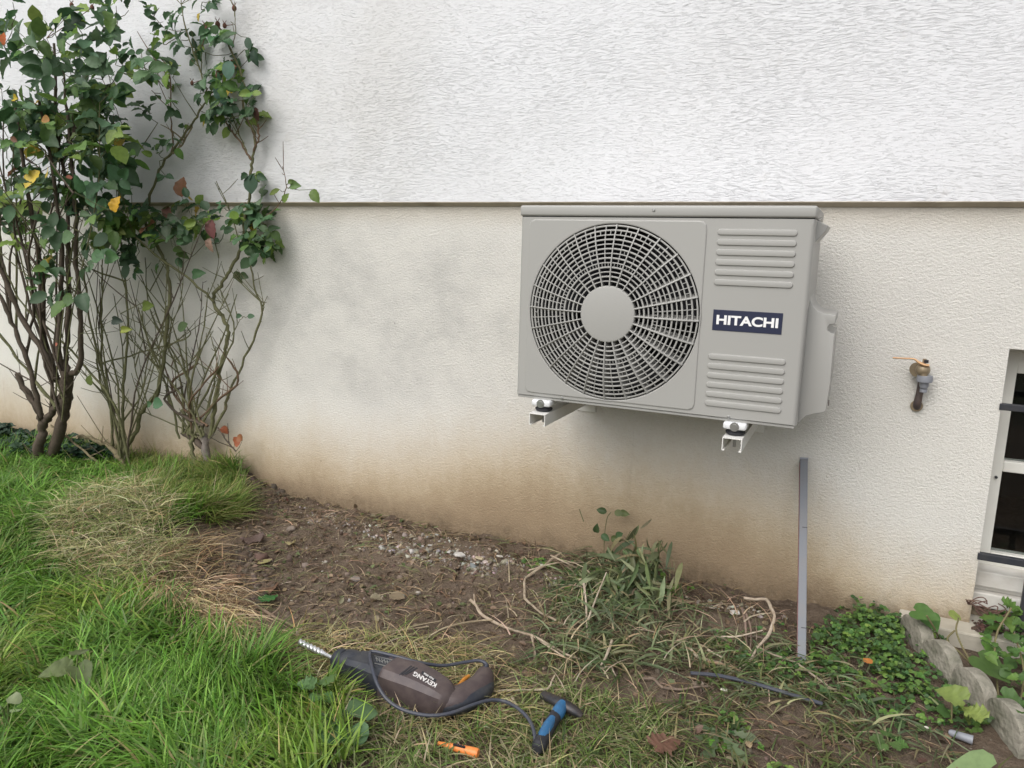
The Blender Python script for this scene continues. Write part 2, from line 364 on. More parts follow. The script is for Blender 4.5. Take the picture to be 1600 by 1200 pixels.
g = link('ground', me, M['soil']); g['kind'] = 'structure'

# ------------------------------------------------------------------ house
WX = 1.281; WT = .197; WB = -.552; WX2 = 2.15
house = empty('house', (0, 0, G), 'white rendered house wall with cream plinth below a drip edge and a low barred window', 'house')
b = MB(); b.prism([(-.022, 3.4), (-.022, .583), (-.003, .572), (.28, .572), (.28, 3.4)], -11, 7, 'x'); b.build('upper_wall', M['upper'], house)
tag(bpy.data.objects['upper_wall'], 'white upper wall in streaky trowelled render')
b = MB(); b.prism([(-.0235, .5845), (-.0235, .5825), (-.004, .5705), (-.002, .5715)], -11, 7, 'x'); b.build('drip_edge', M['drip'], house)
b = MB(); b.box(-11, WX, 0, .27, -1.2, .572); b.box(WX2, 7, 0, .27, -1.2, .572); b.box(WX, WX2, 0, .27, WT, .572); b.box(WX, WX2, .07, .27, -1.2, WB-.03)
o = b.build('lower_wall', M['lower'], house); o['label'] = 'cream rough plinth wall stained brown near the soil'
b = MB(); b.box(-11, 7, 4.9, 5.1, -1.2, 3.4); b.box(-11.1, -11, 0, 5.1, -1.2, 3.4); b.box(7, 7.1, 0, 5.1, -1.2, 3.4); b.box(-11.3, 7.3, -.35, 5.3, 3.4, 3.52)
b.build('outer_shell', M['upper'], house)
# dark room behind the window
b = MB(); b.box(WX-.2, WX2+.2, 1.6, 1.62, -1, .5); b.box(WX-.22, WX-.2, .28, 1.6, -1, .5); b.box(WX2+.2, WX2+.22, .28, 1.6, -1, .5); b.box(WX-.2, WX2+.2, .28, 1.6, -.72, -.70); b.box(WX-.2, WX2+.2, .28, 1.6, .5, .52)
b.build('room_interior', M['dark'], house)
# window: frame with two panes stacked, in the recess
y0, y1 = .115, .165; gl = 1.325
zt, zm1, zm0, zb = .118, -.140, -.172, -.42
b = MB(); b.box(WX, gl, y0, y1, WB+.09, WT-.02); b.box(WX2-.05, WX2, y0, y1, WB+.09, WT-.02)
b.box(gl, WX2-.05, y0, y1, zt, WT-.02); b.box(gl, WX2-.05, y0, y1, WB+.09, zb); b.box(gl, WX2-.05, y0, y1, zm0, zm1)
b.box(1.70, 1.73, y0, y1, zb, zm0); b.box(1.70, 1.73, y0, y1, zm1, zt)
b.box(WX, WX2, .10, .19, WT-.02, WT)
win = b.build('window', M['frame'], house, bevel=.003); win['label'] = 'white painted two pane window deep in the wall'
def thin_glass():
    m = bpy.data.materials.new('window_glass'); m.use_nodes = True; bs = m.node_tree.nodes['Principled BSDF']
    bs.inputs['Base Color'].default_value = (.75, .8, .78, 1); bs.inputs['Roughness'].default_value = .04; bs.inputs['Transmission Weight'].default_value = 1; bs.inputs['IOR'].default_value = 1.45
    return m
M['glass'] = thin_glass()
for a0, a1, c0, c1 in ((gl, 1.70, zb, zm0), (1.73, WX2-.05, zb, zm0), (gl, 1.70, zm1, zt), (1.73, WX2-.05, zm1, zt)):
    b = MB(); b.box(a0+.0005, a1-.0005, .138, .142, c0+.0005, c1-.0005); p = b.build('pane', M['glass'], win)
b = MB(); b.tube([(1.312, .108, -.19), (1.312, .116, -.19)], .004, 10, smooth=False); b.build('bolt', M['bar'], win)
# sill of two concrete courses
b = MB(); b.box(WX+.002, WX2-.002, .045, .20, -.505, -.458); b.box(WX+.002, WX2-.002, .035, .20, WB-.012, -.520); b.box(WX+.002, WX2-.002, .06, .20, -.520, -.505)
b.build('window_sill', M['sill'], house, bevel=.004)
# iron bars in front of it
b = MB(); b.box(WX-.004, WX2+.004, -.005, .013, .028, .046); b.box(WX-.004, WX2+.004, -.005, .013, -.408, -.388)
for xx in (1.405, 1.60, 1.80, 2.0): b.box(xx-.008, xx+.008, -.004, .012, -.60, -.408); b.box(xx-.008, xx+.008, -.004, .012, -.388, .028) if xx > 1.5 else None
b.build('window_bars', M['bar'], house, bevel=.0015)
# ------------------------------------------------------------------ slab by the window
b = MB(); b.box(1.10, 3.2, -.075, .07, -.80, -.603); b.box(3.2, 7, -.075, -.002, -.80, -.603)
o = b.build('path', M['slab'], bevel=.006); o['kind'] = 'structure'

# ------------------------------------------------------------------ outdoor unit
U = empty('air_conditioner', (.39, -.25, -.003), 'warm grey outdoor air conditioner unit hung on the wall, round fan grille at left', 'air conditioner')
YF = -.40; YB = -.10; UW = .785; UH = .55; CT = .519
CX, CZ, R0 = .281, .259, .2375
NR = 192
def rect_ring(x0, x1, z0, z1, r, y, cx=CX, cz=CZ, n=NR):
    """points of a rounded rectangle, one per ray from (cx,cz)"""
    out = []
    poly = []
    for (qx, qz, a0) in ((x1-r, z1-r, 0), (x0+r, z1-r, 90), (x0+r, z0+r, 180), (x1-r, z0+r, 270)):
        for k in range(13):
            a = math.radians(a0+90*k/12); poly.append((qx+r*math.cos(a), qz+r*math.sin(a)))
    for i in range(n):
        a = 2*PI*i/n; dx, dz = math.cos(a), math.sin(a); best = None
        for j in range(len(poly)):
            ax, az = poly[j]; bx, bz = poly[(j+1) % len(poly)]; ex, ez = bx-ax, bz-az; den = dx*ez-dz*ex
            if abs(den) < 1e-12: continue
            t = ((ax-cx)*ez-(az-cz)*ex)/den; s_ = ((ax-cx)*dz-(az-cz)*dx)/den
            if t > 0 and -1e-6 <= s_ <= 1+1e-6 and (best is None or t < best): best = t
        out.append((cx+dx*best, y, cz+dz*best))
    return out
def circ_ring(r, y, cx=CX, cz=CZ, n=NR): return [(cx+r*math.cos(2*PI*i/n), y, cz+r*math.sin(2*PI*i/n)) for i in range(n)]
def strips(mb, rings, close_last=False):
    n = len(rings[0]); vs = [p for r in rings for p in r]
    fs = [(k*n+i, k*n+(i+1) % n, (k+1)*n+(i+1) % n, (k+1)*n+i) for k in range(len(rings)-1) for i in range(n)]
    if close_last: fs.append(tuple((len(rings)-1)*n+i for i in range(n)))
    mb.add(vs, fs)
def snap(ring, x0, x1, z0, z1):   # pull the ray points nearest each corner onto the corner
    ring = list(ring)
    for cx_, cz_ in ((x0, z0), (x0, z1), (x1, z0), (x1, z1)):
        i = min(range(len(ring)), key=lambda k: (ring[k][0]-cx_)**2+(ring[k][2]-cz_)**2); ring[i] = (cx_, ring[i][1], cz_)
    return ring
b = MB(); e = .011
rg = []
for t in range(5):
    a = PI/2*t/4; ins = e*(1-math.sin(a)); yy = YF+e*(1-math.cos(a))
    rg.append(snap(rect_ring(ins, UW-ins, .001+ins*.25, CT-.001, .0005, yy), ins, UW-ins, .001+ins*.25, CT-.001))
strips(b, [circ_ring(R0+.008, YF+.012), circ_ring(R0+.008, YF+.0015), circ_ring(R0+.0095, YF)]+rg[:1]); strips(b, rg)
strips(b, [rg[-1], snap(rect_ring(0, UW, .001, CT-.001, .0005, YB), 0, UW, .001, CT-.001)], True)
casing = b.build('casing', M['paint'], U, smooth=True, auto=24)
# raised front panel round the fan, bevelled
b = MB(); x0, x1, z0, z1 = .027, .527, .012, .512
strips(b, [rect_ring(x0, x1, z0, z1, .018, YF+.0005), rect_ring(x0+.0012, x1-.0012, z0+.0012, z1-.0012, .017, YF-.0022), rect_ring(x0+.0032, x1-.0032, z0+.0032, z1-.0032, .016, YF-.003), circ_ring(R0+.0085, YF-.003, n=NR), circ_ring(R0+.006, YF-.0022), circ_ring(R0+.004, YF+.012)])
b.build('front_panel', M['paint'], U, smooth=True, auto=12)
# pressed ribs
def pill(mb, xa, xb, zc, r=.0082, y=YF):
    def ring(ins, yy):
        rr = r-ins; p = []
        for k in range(13): a = -PI/2+PI*k/12; p.append((xb-r+rr*math.cos(a), yy, zc+rr*math.sin(a)))
        for k in range(13): a = PI/2+PI*k/12; p.append((xa+r+rr*math.cos(a), yy, zc+rr*math.sin(a)))
        return p
    strips(mb, [ring(0, y+.0003), ring(.0007, y-.0020), ring(.0018, y-.0034), ring(.0032, y-.0037)], True)
for zs in (np.linspace(.484, .357, 6), np.linspace(.163, .038, 6)):
    for zc in zs:
        b = MB(); pill(b, .553, .747, float(zc)); b.build('pressed_rib', M['paint'], U, smooth=True, auto=22)
# top cover
b = MB(); b.box(-.002, UW+.002, YF-.004, YB+.002, CT+.0015, UH); b.build('top_cover', M['paint'], U, smooth=True, bevel=.006, bseg=3)
b = MB(); b.box(.003, UW-.003, YF+.003, YB-.003, CT-.001, CT+.0015); b.build('cover_gap', M['dark'], U)
# base pan lip
b = MB(); b.box(.004, UW-.004, YF+.004, YB-.004, -.006, .001); b.build('base_pan', M['paint'], U, bevel=.001)
# back coil
b = MB()
for k in range(26): b.box(.03+.028*k, .033+.028*k, YB, YB+.004, .03, .5)
for k in range(16): b.box(.03, .733, YB+.0005, YB+.0045, .04+.03*k, .042+.03*k)
b.build('rear_guard', M['paint'], U)
# fan shroud
b = MB(); strips(b, [circ_ring(R0+.0075, YF+.002), circ_ring(R0+.0065, YF+.014), circ_ring(R0-.006, YF+.05), circ_ring(R0-.006, YF+.16)]); b.build('fan_shroud', M['shroud'], U, smooth=True)
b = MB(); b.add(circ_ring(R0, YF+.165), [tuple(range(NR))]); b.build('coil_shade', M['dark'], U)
# fan
b = MB(); b.lathe([(0, .005), (.002, .05), (.012, .058), (.06, .06)], (CX, YF+.05, CZ), (0, 1, 0), 40)
fan = b.build('fan', M['fan'], U, smooth=True)
for k in range(3):
    vs = []; a0 = math.radians(20+120*k)
    for i in range(13):
        for j in range(9):
            t = i/12; s_ = j/8; r = .055+.165*s_; a = a0+math.radians(-38+76*t+14*s_); y = YF+.06+.055*t-.01*s_+.008*math.sin(PI*t)
            vs.append((CX+r*math.cos(a), y, CZ+r*math.sin(a)))
    b = MB(); b.add(vs, [(i*9+j, (i+1)*9+j, (i+1)*9+j+1, i*9+j+1) for i in range(12) for j in range(8)])
    b.build('fan_blade', M['fan'], fan, smooth=True)
# grille: domed rings and radial fins
HX, HZ, RH = CX, CZ, .077
def dome(r): s_ = (r-RH)/(R0-RH); return YF-.003-.030*(1-max(0, s_)**3.2)
radii = [RH+(R0-RH)*k/13 for k in range(1, 14)]
def torus_bar(mb, r, wd, dp, y, n=144):
    def rr(q, yy): return [(HX+q*math.cos(2*PI*i/n), yy, HZ+q*math.sin(2*PI*i/n)) for i in range(n)]
    A = rr(r-wd/2, y+.0006); B = rr(r-wd/4, y); C = rr(r+wd/4, y); D = rr(r+wd/2, y+.0006); E_ = rr(r+wd*.35, y+dp); F_ = rr(r-wd*.35, y+dp)
    strips(mb, [A, B, C, D, E_, F_, A])
b = MB()
for k, r in enumerate(radii):
    torus_bar(b, r if k < 12 else R0, .0044 if k % 2 == 1 or k == 12 else .0033, .010 if k % 2 else .006, dome(min(r, R0)))
def fin(mb, ang, ra, rb, th, dp, n=14, lift=.0, slant=0.):
    ca, sa = math.cos(ang), math.sin(ang); rows = []
    for i in range(n+1):
        r = ra+(rb-ra)*i/n; y = dome(min(r, R0))+lift; d_ = dp
        for s_, yy in ((-1, y+.0008), (-.4, y), (.4, y), (1, y+.0008), (.7, y+d_), (-.7, y+d_)):
            q_ = s_*th/2+slant*(yy-y)/max(dp, 1e-6)*min(1, (r-ra)/(rb-ra)*1.5+.3)
            rows.append((HX+r*ca-q_*sa, yy, HZ+r*sa+q_*ca))
    fs = [(i*6+j, i*6+(j+1) % 6, (i+1)*6+(j+1) % 6, (i+1)*6+j) for i in range(n) for j in range(6)]+[tuple(range(6)), tuple(n*6+j for j in range(5, -1, -1))]
    mb.add(rows, fs)
for k in range(24):
    a = math.radians(15*k-1.5)
    fin(b, a, RH-.002, R0+.004, .0036, .034, lift=-.0025, slant=.010)
    fin(b, a+math.radians(7.5), radii[4], R0, .0024, .006)
    for q in (3.75, 11.25):
        fin(b, a+math.radians(q), radii[10], R0-.012, .0022, .005, 4)
        fin(b, a+math.radians(q), radii[3], radii[4], .0016, .005, 2)
    fin(b, a+math.radians(7.5), radii[3], radii[4], .0016, .005, 2)
    if k % 2: fin(b, a+math.radians(3.75), radii[6], radii[7], .0014, .004, 2)
grille = b.build('fan_grille', M['paint'], U, smooth=True, auto=30)
b = MB(); b.lathe([(0, .0005), (0, RH-.006), (.0008, RH-.002), (.003, RH), (.02, RH)], (HX, YF-.036, HZ), (0, 1, 0), 72); b.build('grille_hub', M['paint'], grille, smooth=True, auto=30)
# badge and lettering
def text_mesh(name, s, size, mtx, mt, parent, ext=.0004, off=0., sx=1., space=1.):
    cu = bpy.data.curves.new('t', 'FONT'); cu.body = s; cu.size = size; cu.extrude = ext; cu.offset = off; cu.align_x = 'CENTER'; cu.align_y = 'CENTER'; cu.space_character = space
    ob = bpy.data.objects.new('t', cu); COL.objects.link(ob); bpy.context.view_layer.update()
    me = bpy.data.meshes.new_from_object(ob.evaluated_get(bpy.context.evaluated_depsgraph_get())); bpy.data.objects.remove(ob); me.name = name
    me.transform(mtx @ Matrix.Diagonal((sx, 1, 1, 1))); me.materials.clear(); return link(name, me, mt, parent)
b = MB(); b.box(.558, .730, YF-.0014, YF+.0005, .2325, .2865); badge = b.build('name_badge', M['navy'], U, bevel=.0004)
text_mesh('lettering', 'HITACHI', .0325, Matrix.Translation((.644, YF-.0017, .2593)) @ Matrix.Rotation(PI/2, 4, 'X'), M['white'], badge, off=.0011, sx=1.22, space=1.0)
for sx_, sz_ in ((.385, .538), (.146, .0055), (.617, .0055)):
    b = MB(); yy = YF-(.004 if sz_ > .5 else .0); b.lathe([(0, .0005), (0, .0030), (.0012, .0042), (.004, .0042)], (sx_, yy-.0026, sz_), (0, 1, 0), 14)
    b.box(sx_-.003, sx_+.003, yy-.0029, yy-.0024, sz_-.0005, sz_+.0005); b.build('screw', M['screw'], U, smooth=True)
b = MB(); b.box(.5395, .5405, YF-.0006, YF+.001, .004, CT-.004); b.build('panel_seam', M['shroud'], U) if False else None
# valve cover on the right side
ol = [(.784, .335), (.787, .318), (.794, .303), (.806, .292), (.822, .286), (.850, .284), (.850, .262), (.838, .260), (.833, .252), (.834, .244), (.842, .238), (.851, .236), (.853, .113), (.850, .040), (.847, .033), (.822, .026), (.803, .018), (.793, .006), (.789, -.004), (.784, -.004)]
b = MB(); b.prism([(x, z) for x, z in ol], -.335, -.125)
b.build('valve_cover', M['paint'], U, smooth=True, bevel=.004, bseg=3)
b = MB(); b.box(.8525, .8545, -.30, -.296, .045, .060); b.build('cover_clip', M['pipe'], U)
b = MB(); b.add([(UW-.001, -.34, .530-.012), (UW-.001, -.20, .518), (.812, -.20, .505), (.812, -.33, .505), (UW-.001, -.34, .462), (UW-.001, -.20, .462), (.806, -.20, .492), (.806, -.33, .492)],
      [(0, 1, 2, 3), (3, 2, 6, 7), (4, 7, 6, 5), (0, 3, 7, 4), (1, 5, 6, 2), (0, 4, 5, 1)])
b.build('side_handle', M['paint'], U, bevel=.002)
b = MB(); b.box(UW+.0005, UW+.001, -.325, -.31, .535, .54); b.box(UW, UW+.006, -.30, -.295, .523, .527); b.build('side_screw', M['screw'], U)

# wall brackets
def bracket(x, label):
    T = empty('wall_bracket', (x, 0, -.06), label, 'bracket', 'white steel brackets carrying the outdoor unit')
    y0, y1 = -.435, -.006; t = .0022; zt, zb_, hw = -.042, -.077, .025
    b = MB(); b.prism([(x-hw, zb_), (x-hw, zt), (x+hw, zt), (x+hw, zb_), (x+hw-.007, zb_), (x+hw-.007, zb_+t), (x+hw-t, zb_+t), (x+hw-t, zt-t), (x-hw+t, zt-t), (x-hw+t, zb_+t), (x-hw+.007, zb_+t), (x-hw+.007, zb_)], y0, y1)
    b.build('arm', M['bracket'], T)
    b = MB(); b.box(x-.035, x+.035, -.0055, -.001, -.115, .33); b.build('wall_plate', M['bracket'], T, bevel=.001)
    for yy in (-.385, -.135):
        b = MB(); b.lathe([(0, .02), (.003, .025), (.008, .026), (.010, .022), (.016, .020)], (x, yy, zt+.001), (0, 0, 1), 20); m_ = b.build('rubber_mount', M['rubber'], T, smooth=True)
        b = MB(); b.box(x-.030, x+.030, yy-.028, yy+.028, zt+.0172, zt+.036); b.build('mount_pad', M['pad'], T, bevel=.006, bseg=3, smooth=True)
        b = MB(); b.lathe([(0, .008), (.004, .008)], (x, yy-.0325, zt+.026), (0, 1, 0), 6); b.lathe([(0, .012), (.002, .012)], (x, yy-.0295, zt+.026), (0, 1, 0), 20); b.build('bolt', M['screw'], T)
        b = MB(); b.lathe([(0, .004), (.05, .004)], (x, yy, zt-.034), (0, 0, 1), 10); b.build('bolt_shank', M['screw'], T)
    return T
bracket(.085, 'white wall bracket under the fan end of the outdoor unit')
bracket(.636, 'white wall bracket under the lettered end of the outdoor unit')

# ------------------------------------------------------------------ tap
ty = -.045
c = aw(1442, 578, ty)
T = empty('garden_tap', (c[0], 0, c[2]), 'brass outdoor tap with tan lever and dark pipe on the cream wall', 'tap')
b = MB(); b.ball(c, .019, (1, .9, 1)); b.lathe([(0, .013), (.012, .016), (.03, .014), (.048, .014)], c, (0, 1, 0), 16); b.lathe([(-.01, .020), (.004, .020)], c+np.array([-.010, .02, -.002]), (0.5, 1, 0), 18)
b.lathe([(0, .009), (.02, .010)], c+np.array([0.003, -.006, -.028]), (0, 0, 1), 16); b.lathe([(0, .006), (.018, .005)], c+np.array([.001, -.004, .014]), (0, 0, 1), 10)
b.build('valve_body', M['brass'], T, smooth=True)
lp = [aw(*q, ty-.012) for q in ((1395, 559), (1412, 560), (1428, 561), (1435, 566), (1444, 570), (1452, 571))]
b = MB(); b.tube(lp, [.0045, .0048, .005, .0075, .009, .0075], 10, flat=.5); b.build('lever', M['lever'], T, smooth=True)
b = MB(); p = aw(1447, 567, ty-.012); b.lathe([(0, .0065), (.008, .0065)], p, (0, 0, 1), 6); b.build('lever_nut', M['rubber'], T)
d = aw(1445, 590, ty); b = MB(); b.lathe([(0, .0195), (.012, .021), (.018, .020), (.019, .012), (.03, .0115), (.036, .009)], d+np.array([0, 0, .006]), (.02, 0, -1), 20); b.lathe([(.036, .0095), (.045, .0095)], d+np.array([0, 0, .004]), (.02, 0, -1), 20)
b.build('hose_connector', M['grey_plastic'], T, smooth=True)
b = MB(); b.tube([aw(1440, 584, -.012), aw(1439, 603, -.016), aw(1436, 618, -.018), aw(1433, 632, -.016), aw(1433, 636, .004)], [.009, .0095, .0095, .0105, .010], 12); b.build('pipe', M['pipe'], T, smooth=True)
p = aw(1432, 634, 0); b = MB(); b.lathe([(0, .011), (0, .0155), (.005, .0165), (.007, .016)], p+np.array([0, -.007, 0]), (0, 1, 0), 20); b.build('wall_flange', M['brass'], T, smooth=True)

# ------------------------------------------------------------------ leaning level
P0 = ag(1252, 1028); P1 = aw(1255.5, 722, -.012)
T = empty('spirit_level', tuple(P0), 'grey metal level standing in the weeds and leaning on the wall under the unit', 'level')
ax = (P1-P0); Lb = np.linalg.norm(ax); ax /= Lb; sx_ = np.array([1, .05, 0.]); sx_ -= ax*(sx_@ax); sx_ /= np.linalg.norm(sx_); dz_ = np.cross(ax, sx_)
def obox(mb, o, a, b_, c_, la, lb, lc):   # box along a (0..la), centred on b_, c_
    vs = [o+a*(la[0] if i < 4 else la[1])+b_*(lb[0] if (i % 4) in (0, 3) else lb[1])+c_*(lc[0] if (i % 4) < 2 else lc[1]) for i in range(8)]
    mb.add(vs, [(0, 1, 2, 3), (7, 6, 5, 4), (0, 4, 5, 1), (1, 5, 6, 2), (2, 6, 7, 3), (3, 7, 4, 0)])
b = MB(); obox(b, P0, ax, sx_, dz_, (-.02, Lb), (-.0105, .0115), (-.022, .011)); b.build('rail', M['alu'], T, bevel=.0015)
b = MB(); obox(b, P0, ax, sx_, dz_, (0, Lb-.01), (-.0120, -.0105), (-.020, .009)); b.build('trim', M['redtrim'], T)
b = MB(); obox(b, P0, ax, sx_, dz_, (Lb, Lb+.006), (-.0115, .0125), (-.023, .012)); b.build('end_cap', M['grey_plastic'], T, bevel=.001)
for m0 in (.36, .075): b = MB(); obox(b, P0, ax, sx_, dz_, (m0, m0+.002), (-.002, .0118), (-.0225, .0112)); b.build('mark', M['rubber'], T)

# ------------------------------------------------------------------ rotary drill on the ground
T = empty('rotary_hammer_drill', tuple(ag(640, 1100)), 'brown and black corded hammer drill lying on matted grass', 'drill')
def loft(mb, secs, h0=None, seg=28, sub=4, zs=.82, sq=.0):
    """secs: (u, v, pixel radius) -> smooth body lying on the ground"""
    P = []; Rr = []
    for u, v, r in secs:
        p = at(u, v, 2, G+DH); P.append(p); Rr.append(r/580.)
    P = np.array(P); Rr = np.array(Rr); P, Rr = catmull(P, Rr, sub)
    Tn = np.gradient(P, axis=0); Tn /= np.linalg.norm(Tn, axis=1)[:, None]; vs = []
    for i in range(len(P)):
        a = np.cross(Tn[i], [0, 0, 1.]); a /= np.linalg.norm(a)
        # a lies in the ground plane: correct its length for the slanted view
        for k in range(seg):
            t = 2*PI*k/seg; c_, s_ = math.cos(t), math.sin(t)
            pw = 1-sq*.5; cc = math.copysign(abs(c_)**pw, c_); ss = math.copysign(abs(s_)**pw, s_)
            vs.append(P[i]+Rr[i]*(a*cc+np.array([0, 0, 1.])*ss*zs))
    n = len(P); fs = [(i*seg+k, i*seg+(k+1) % seg, (i+1)*seg+(k+1) % seg, (i+1)*seg+k) for i in range(n-1) for k in range(seg)]
    fs += [tuple(range(seg-1, -1, -1)), tuple((n-1)*seg+k for k in range(seg))]; mb.add(vs, fs); return P, Rr
DH = .048
b = MB(); loft(b, [(523, 1028, 5), (524, 1028.5, 12), (530, 1030, 16.5), (536, 1032.5, 17), (537, 1033, 15.5), (540, 1034.5, 16), (541, 1035, 20), (552, 1039, 21.5), (560, 1042, 21)], sub=3, zs=.95); b.build('chuck', M['drill_black'], T, smooth=True, auto=50)
b = MB(); loft(b, [(556, 1041, 20), (558, 1042, 22), (575, 1047, 24.5), (594, 1054, 27.5), (612, 1060, 30), (622, 1063, 30.5)], sq=.75, seg=12, zs=.9); fh = b.build('gear_housing', M['drill_black'], T, smooth=True, auto=26)
b = MB(); loft(b, [(612, 1060, 28), (613, 1060.5, 31.5), (628, 1066, 31), (648, 1073, 30), (668, 1081, 28), (688, 1090, 24), (700, 1096, 17), (706, 1099, 7)], sq=.75, seg=12, zs=.9); mb_ = b.build('motor_housing', M['drill_brown'], T, smooth=True, auto=26)
DH = .043
b = MB(); HP, HR = loft(b, [(672, 1084, 18), (690, 1092, 20), (709, 1093, 19.5), (727, 1086, 18.5), (743, 1076, 17.5), (753, 1066, 16.5), (757, 1054, 13), (757.5, 1047, 9), (757.5, 1043, 3)], sq=.25, zs=.75); b.build('handle', M['drill_brown'], T, smooth=True, auto=60)
DH = .038
b = MB(); loft(b, [(690, 1099, 16), (708, 1098, 18.5), (728, 1092, 18.5), (745, 1083, 17), (756, 1072, 15), (761, 1058, 9)], sq=.2, zs=.8); b.build('rubber_grip', M['drill_black'], T, smooth=True, auto=60)
DH = .05
b = MB(); p = at(716, 1072, 2, G+.045); q = at(733, 1056, 2, G+.045); b.tube([p, .5*(p+q)+np.array([-.002, .006, 0]), q], [.004, .0055, .004], 10); b.build('trigger', M['trigger'], T, smooth=True)
# bit: shank and helical flutes
a = at(467, 1002, 2, G+.040); c = at(524, 1030, 2, G+.048); dx = c-a; Lr = np.linalg.norm(dx); dx /= Lr
e1 = np.cross(dx, [0, 0, 1.]); e1 /= np.linalg.norm(e1); e2 = np.cross(dx, e1)
vs = []; n = 90; sg_ = 12
for i in range(n+1):
    t = i/n; L_ = t*Lr; fl = t < .68; tw = L_*2*PI/.030
    for k in range(sg_):
        an = 2*PI*k/sg_
        r = (.0085*(.62+.38*abs(math.cos(an-tw))**1.2) if fl else .0045)
        if i < 3: r *= (i+1)/4
        vs.append(a+dx*L_+(e1*math.cos(an)+e2*math.sin(an))*r)
b = MB(); b.add(vs, [(i*sg_+k, i*sg_+(k+1) % sg_, (i+1)*sg_+(k+1) % sg_, (i+1)*sg_+k) for i in range(n) for k in range(sg_)]+[tuple(range(sg_)), tuple(n*sg_+k for k in range(sg_))])
b.build('drill_bit', M['steel'], T, smooth=True, auto=60)
# cooling slots, printed name and label plates that hug the upper side of the housing
deps = None
def stick(u, v, obj, lift=.0006):
    """where the line of sight meets the top of the tool body"""
    global deps
    bvh = BV[obj.name]; o_ = Vector(CAM); d_ = Vector(ray(u, v)).normalized(); hit = bvh.ray_cast(o_, d_)
    return (np.array(hit[0]), np.array(hit[1])) if hit[0] is not None else (None, None)
from mathutils.bvhtree import BVHTree
BV = {}
for o_ in (fh, mb_):
    m_ = o_.data; BV[o_.name] = BVHTree.FromPolygons([v.co[:] for v in m_.vertices], [p.vertices[:] for p in m_.polygons])
def hug_strip(mb, obj, p, q, wpx, n=8, lift=.0008):
    """thin raised strip between two positions on the body, wpx wide"""
    p = np.array(p, float); q = np.array(q, float); d_ = (q-p)/np.linalg.norm(q-p); nn = np.array([-d_[1], d_[0]])*wpx/2; vs = []
    for i in range(n+1):
        for s_ in (-1, 1):
            uv = p+(q-p)*i/n+nn*s_; h, no = stick(uv[0], uv[1], obj)
            if h is None: return
            if no@(CAM-h) < 0: no = -no
            vs += [h+no*lift, h-no*.0004]
    fs = []
    for i in range(n):
        o_ = i*4; fs += [(o_, o_+2, o_+6, o_+4), (o_, o_+4, o_+5, o_+1), (o_+2, o_+3, o_+7, o_+6)]
    fs += [(0, 1, 3, 2), (n*4, n*4+2, n*4+3, n*4+1)]; mb.add(vs, fs)
b = MB()
for k in range(3): hug_strip(b, mb_, (624+k*4.5, 1055-k*.3), (643+k*4.5, 1040.5+k*1.6), 2.0)
b.build('cooling_slot', M['rubber'], T)
b = MB(); hug_strip(b, fh, (586, 1030), (617, 1038), 10); b.build('warning_plate', M['drill_black'], T)
b = MB()
for k in range(7):
    u_ = 588+k*4.2; v_ = 1030.4+k*1.1; hug_strip(b, fh, (u_, v_-3), (u_+1.5, v_+3.5), .9, 2, .0014); hug_strip(b, fh, (u_-1, v_+(k % 3-1)*2), (u_+2.6, v_+(k % 2)*1.5), .9, 2, .0014)
hug_strip(b, fh, (585, 1025), (618, 1033), .9, 6, .0014); hug_strip(b, fh, (585, 1036.5), (616, 1044), .9, 6, .0014)
b.build('plate_marks', M['screw'], T)
# lettering wraps onto the housing: KEYANG, upside down to the viewer
def hug_text(name, s, obj, cen, ang, size, mt, parent, sx=1., off=0., lift=.0012):
    cu = bpy.data.curves.new('t', 'FONT'); cu.body = s; cu.size = size; cu.offset = off; cu.align_x = 'CENTER'; cu.align_y = 'CENTER'; cu.resolution_u = 3
    ob = bpy.data.objects.new('t', cu); COL.objects.link(ob); bpy.context.view_layer.update()
    me = bpy.data.meshes.new_from_object(ob.evaluated_get(bpy.context.evaluated_depsgraph_get())); bpy.data.objects.remove(ob); me.name = name
    ca, sa = math.cos(ang), math.sin(ang)
    for v in me.vertices:
        x, y = v.co.x*sx, v.co.y; u_ = cen[0]+x*ca-y*sa; v_ = cen[1]-(x*sa+y*ca); h, no = stick(u_, v_, obj)
        if h is None: continue
        if no@(CAM-h) < 0: no = -no
        v.co = Vector(h+no*lift)
    me.materials.clear(); return link(name, me, mt, parent)
M['print'] = mat('pale_print', (.62, .60, .58), .6)
hug_text('lettering', 'KEYANG', mb_, (664, 1062), PI-math.radians(29), 9.5, M['print'], T, 1.1, .3)
b = MB(); hug_strip(b, mb_, (659, 1050.5), (681, 1064), 4.5, 6); b.build('type_plate', M['rubber'], T)
hug_text('type_lettering', 'PHD-2026', mb_, (670, 1057.4), PI-math.radians(31), 4.2, M['print'], T, 1., .12, .0018)
# power cord
cp = [(757, 1047, .045), (760, 1038, .05), (748, 1032, .055), (725, 1035, .055), (690, 1040, .06), (650, 1034, .08), (612, 1024, .085), (584, 1018, .085), (578, 1022, .085), (581, 1042, .088), (590, 1070, .075), (606, 1094, .055), (632, 1110, .045), (670, 1118, .04), (705, 1114, .04), (740, 1101, .04), (766, 1094, .035), (788, 1096, .03), (808, 1106, .035), (824, 1121, .032), (833, 1138, .028), (836, 1156, .018), (834, 1172, .0)]
b = MB(); b.tube([at(u, v, 2, G+h+.008) for u, v, h in cp], .0042, 8, sub=5); b.build('power_cord', M['cord'], T, smooth=True)
b = MB(); b.tube([at(757, 1047, 2, G+.045), at(760, 1041, 2, G+.053), at(757, 1036, 2, G+.053)], [.0085, .007, .005], 10); b.build('cord_sleeve', M['rubber'], T, smooth=True)

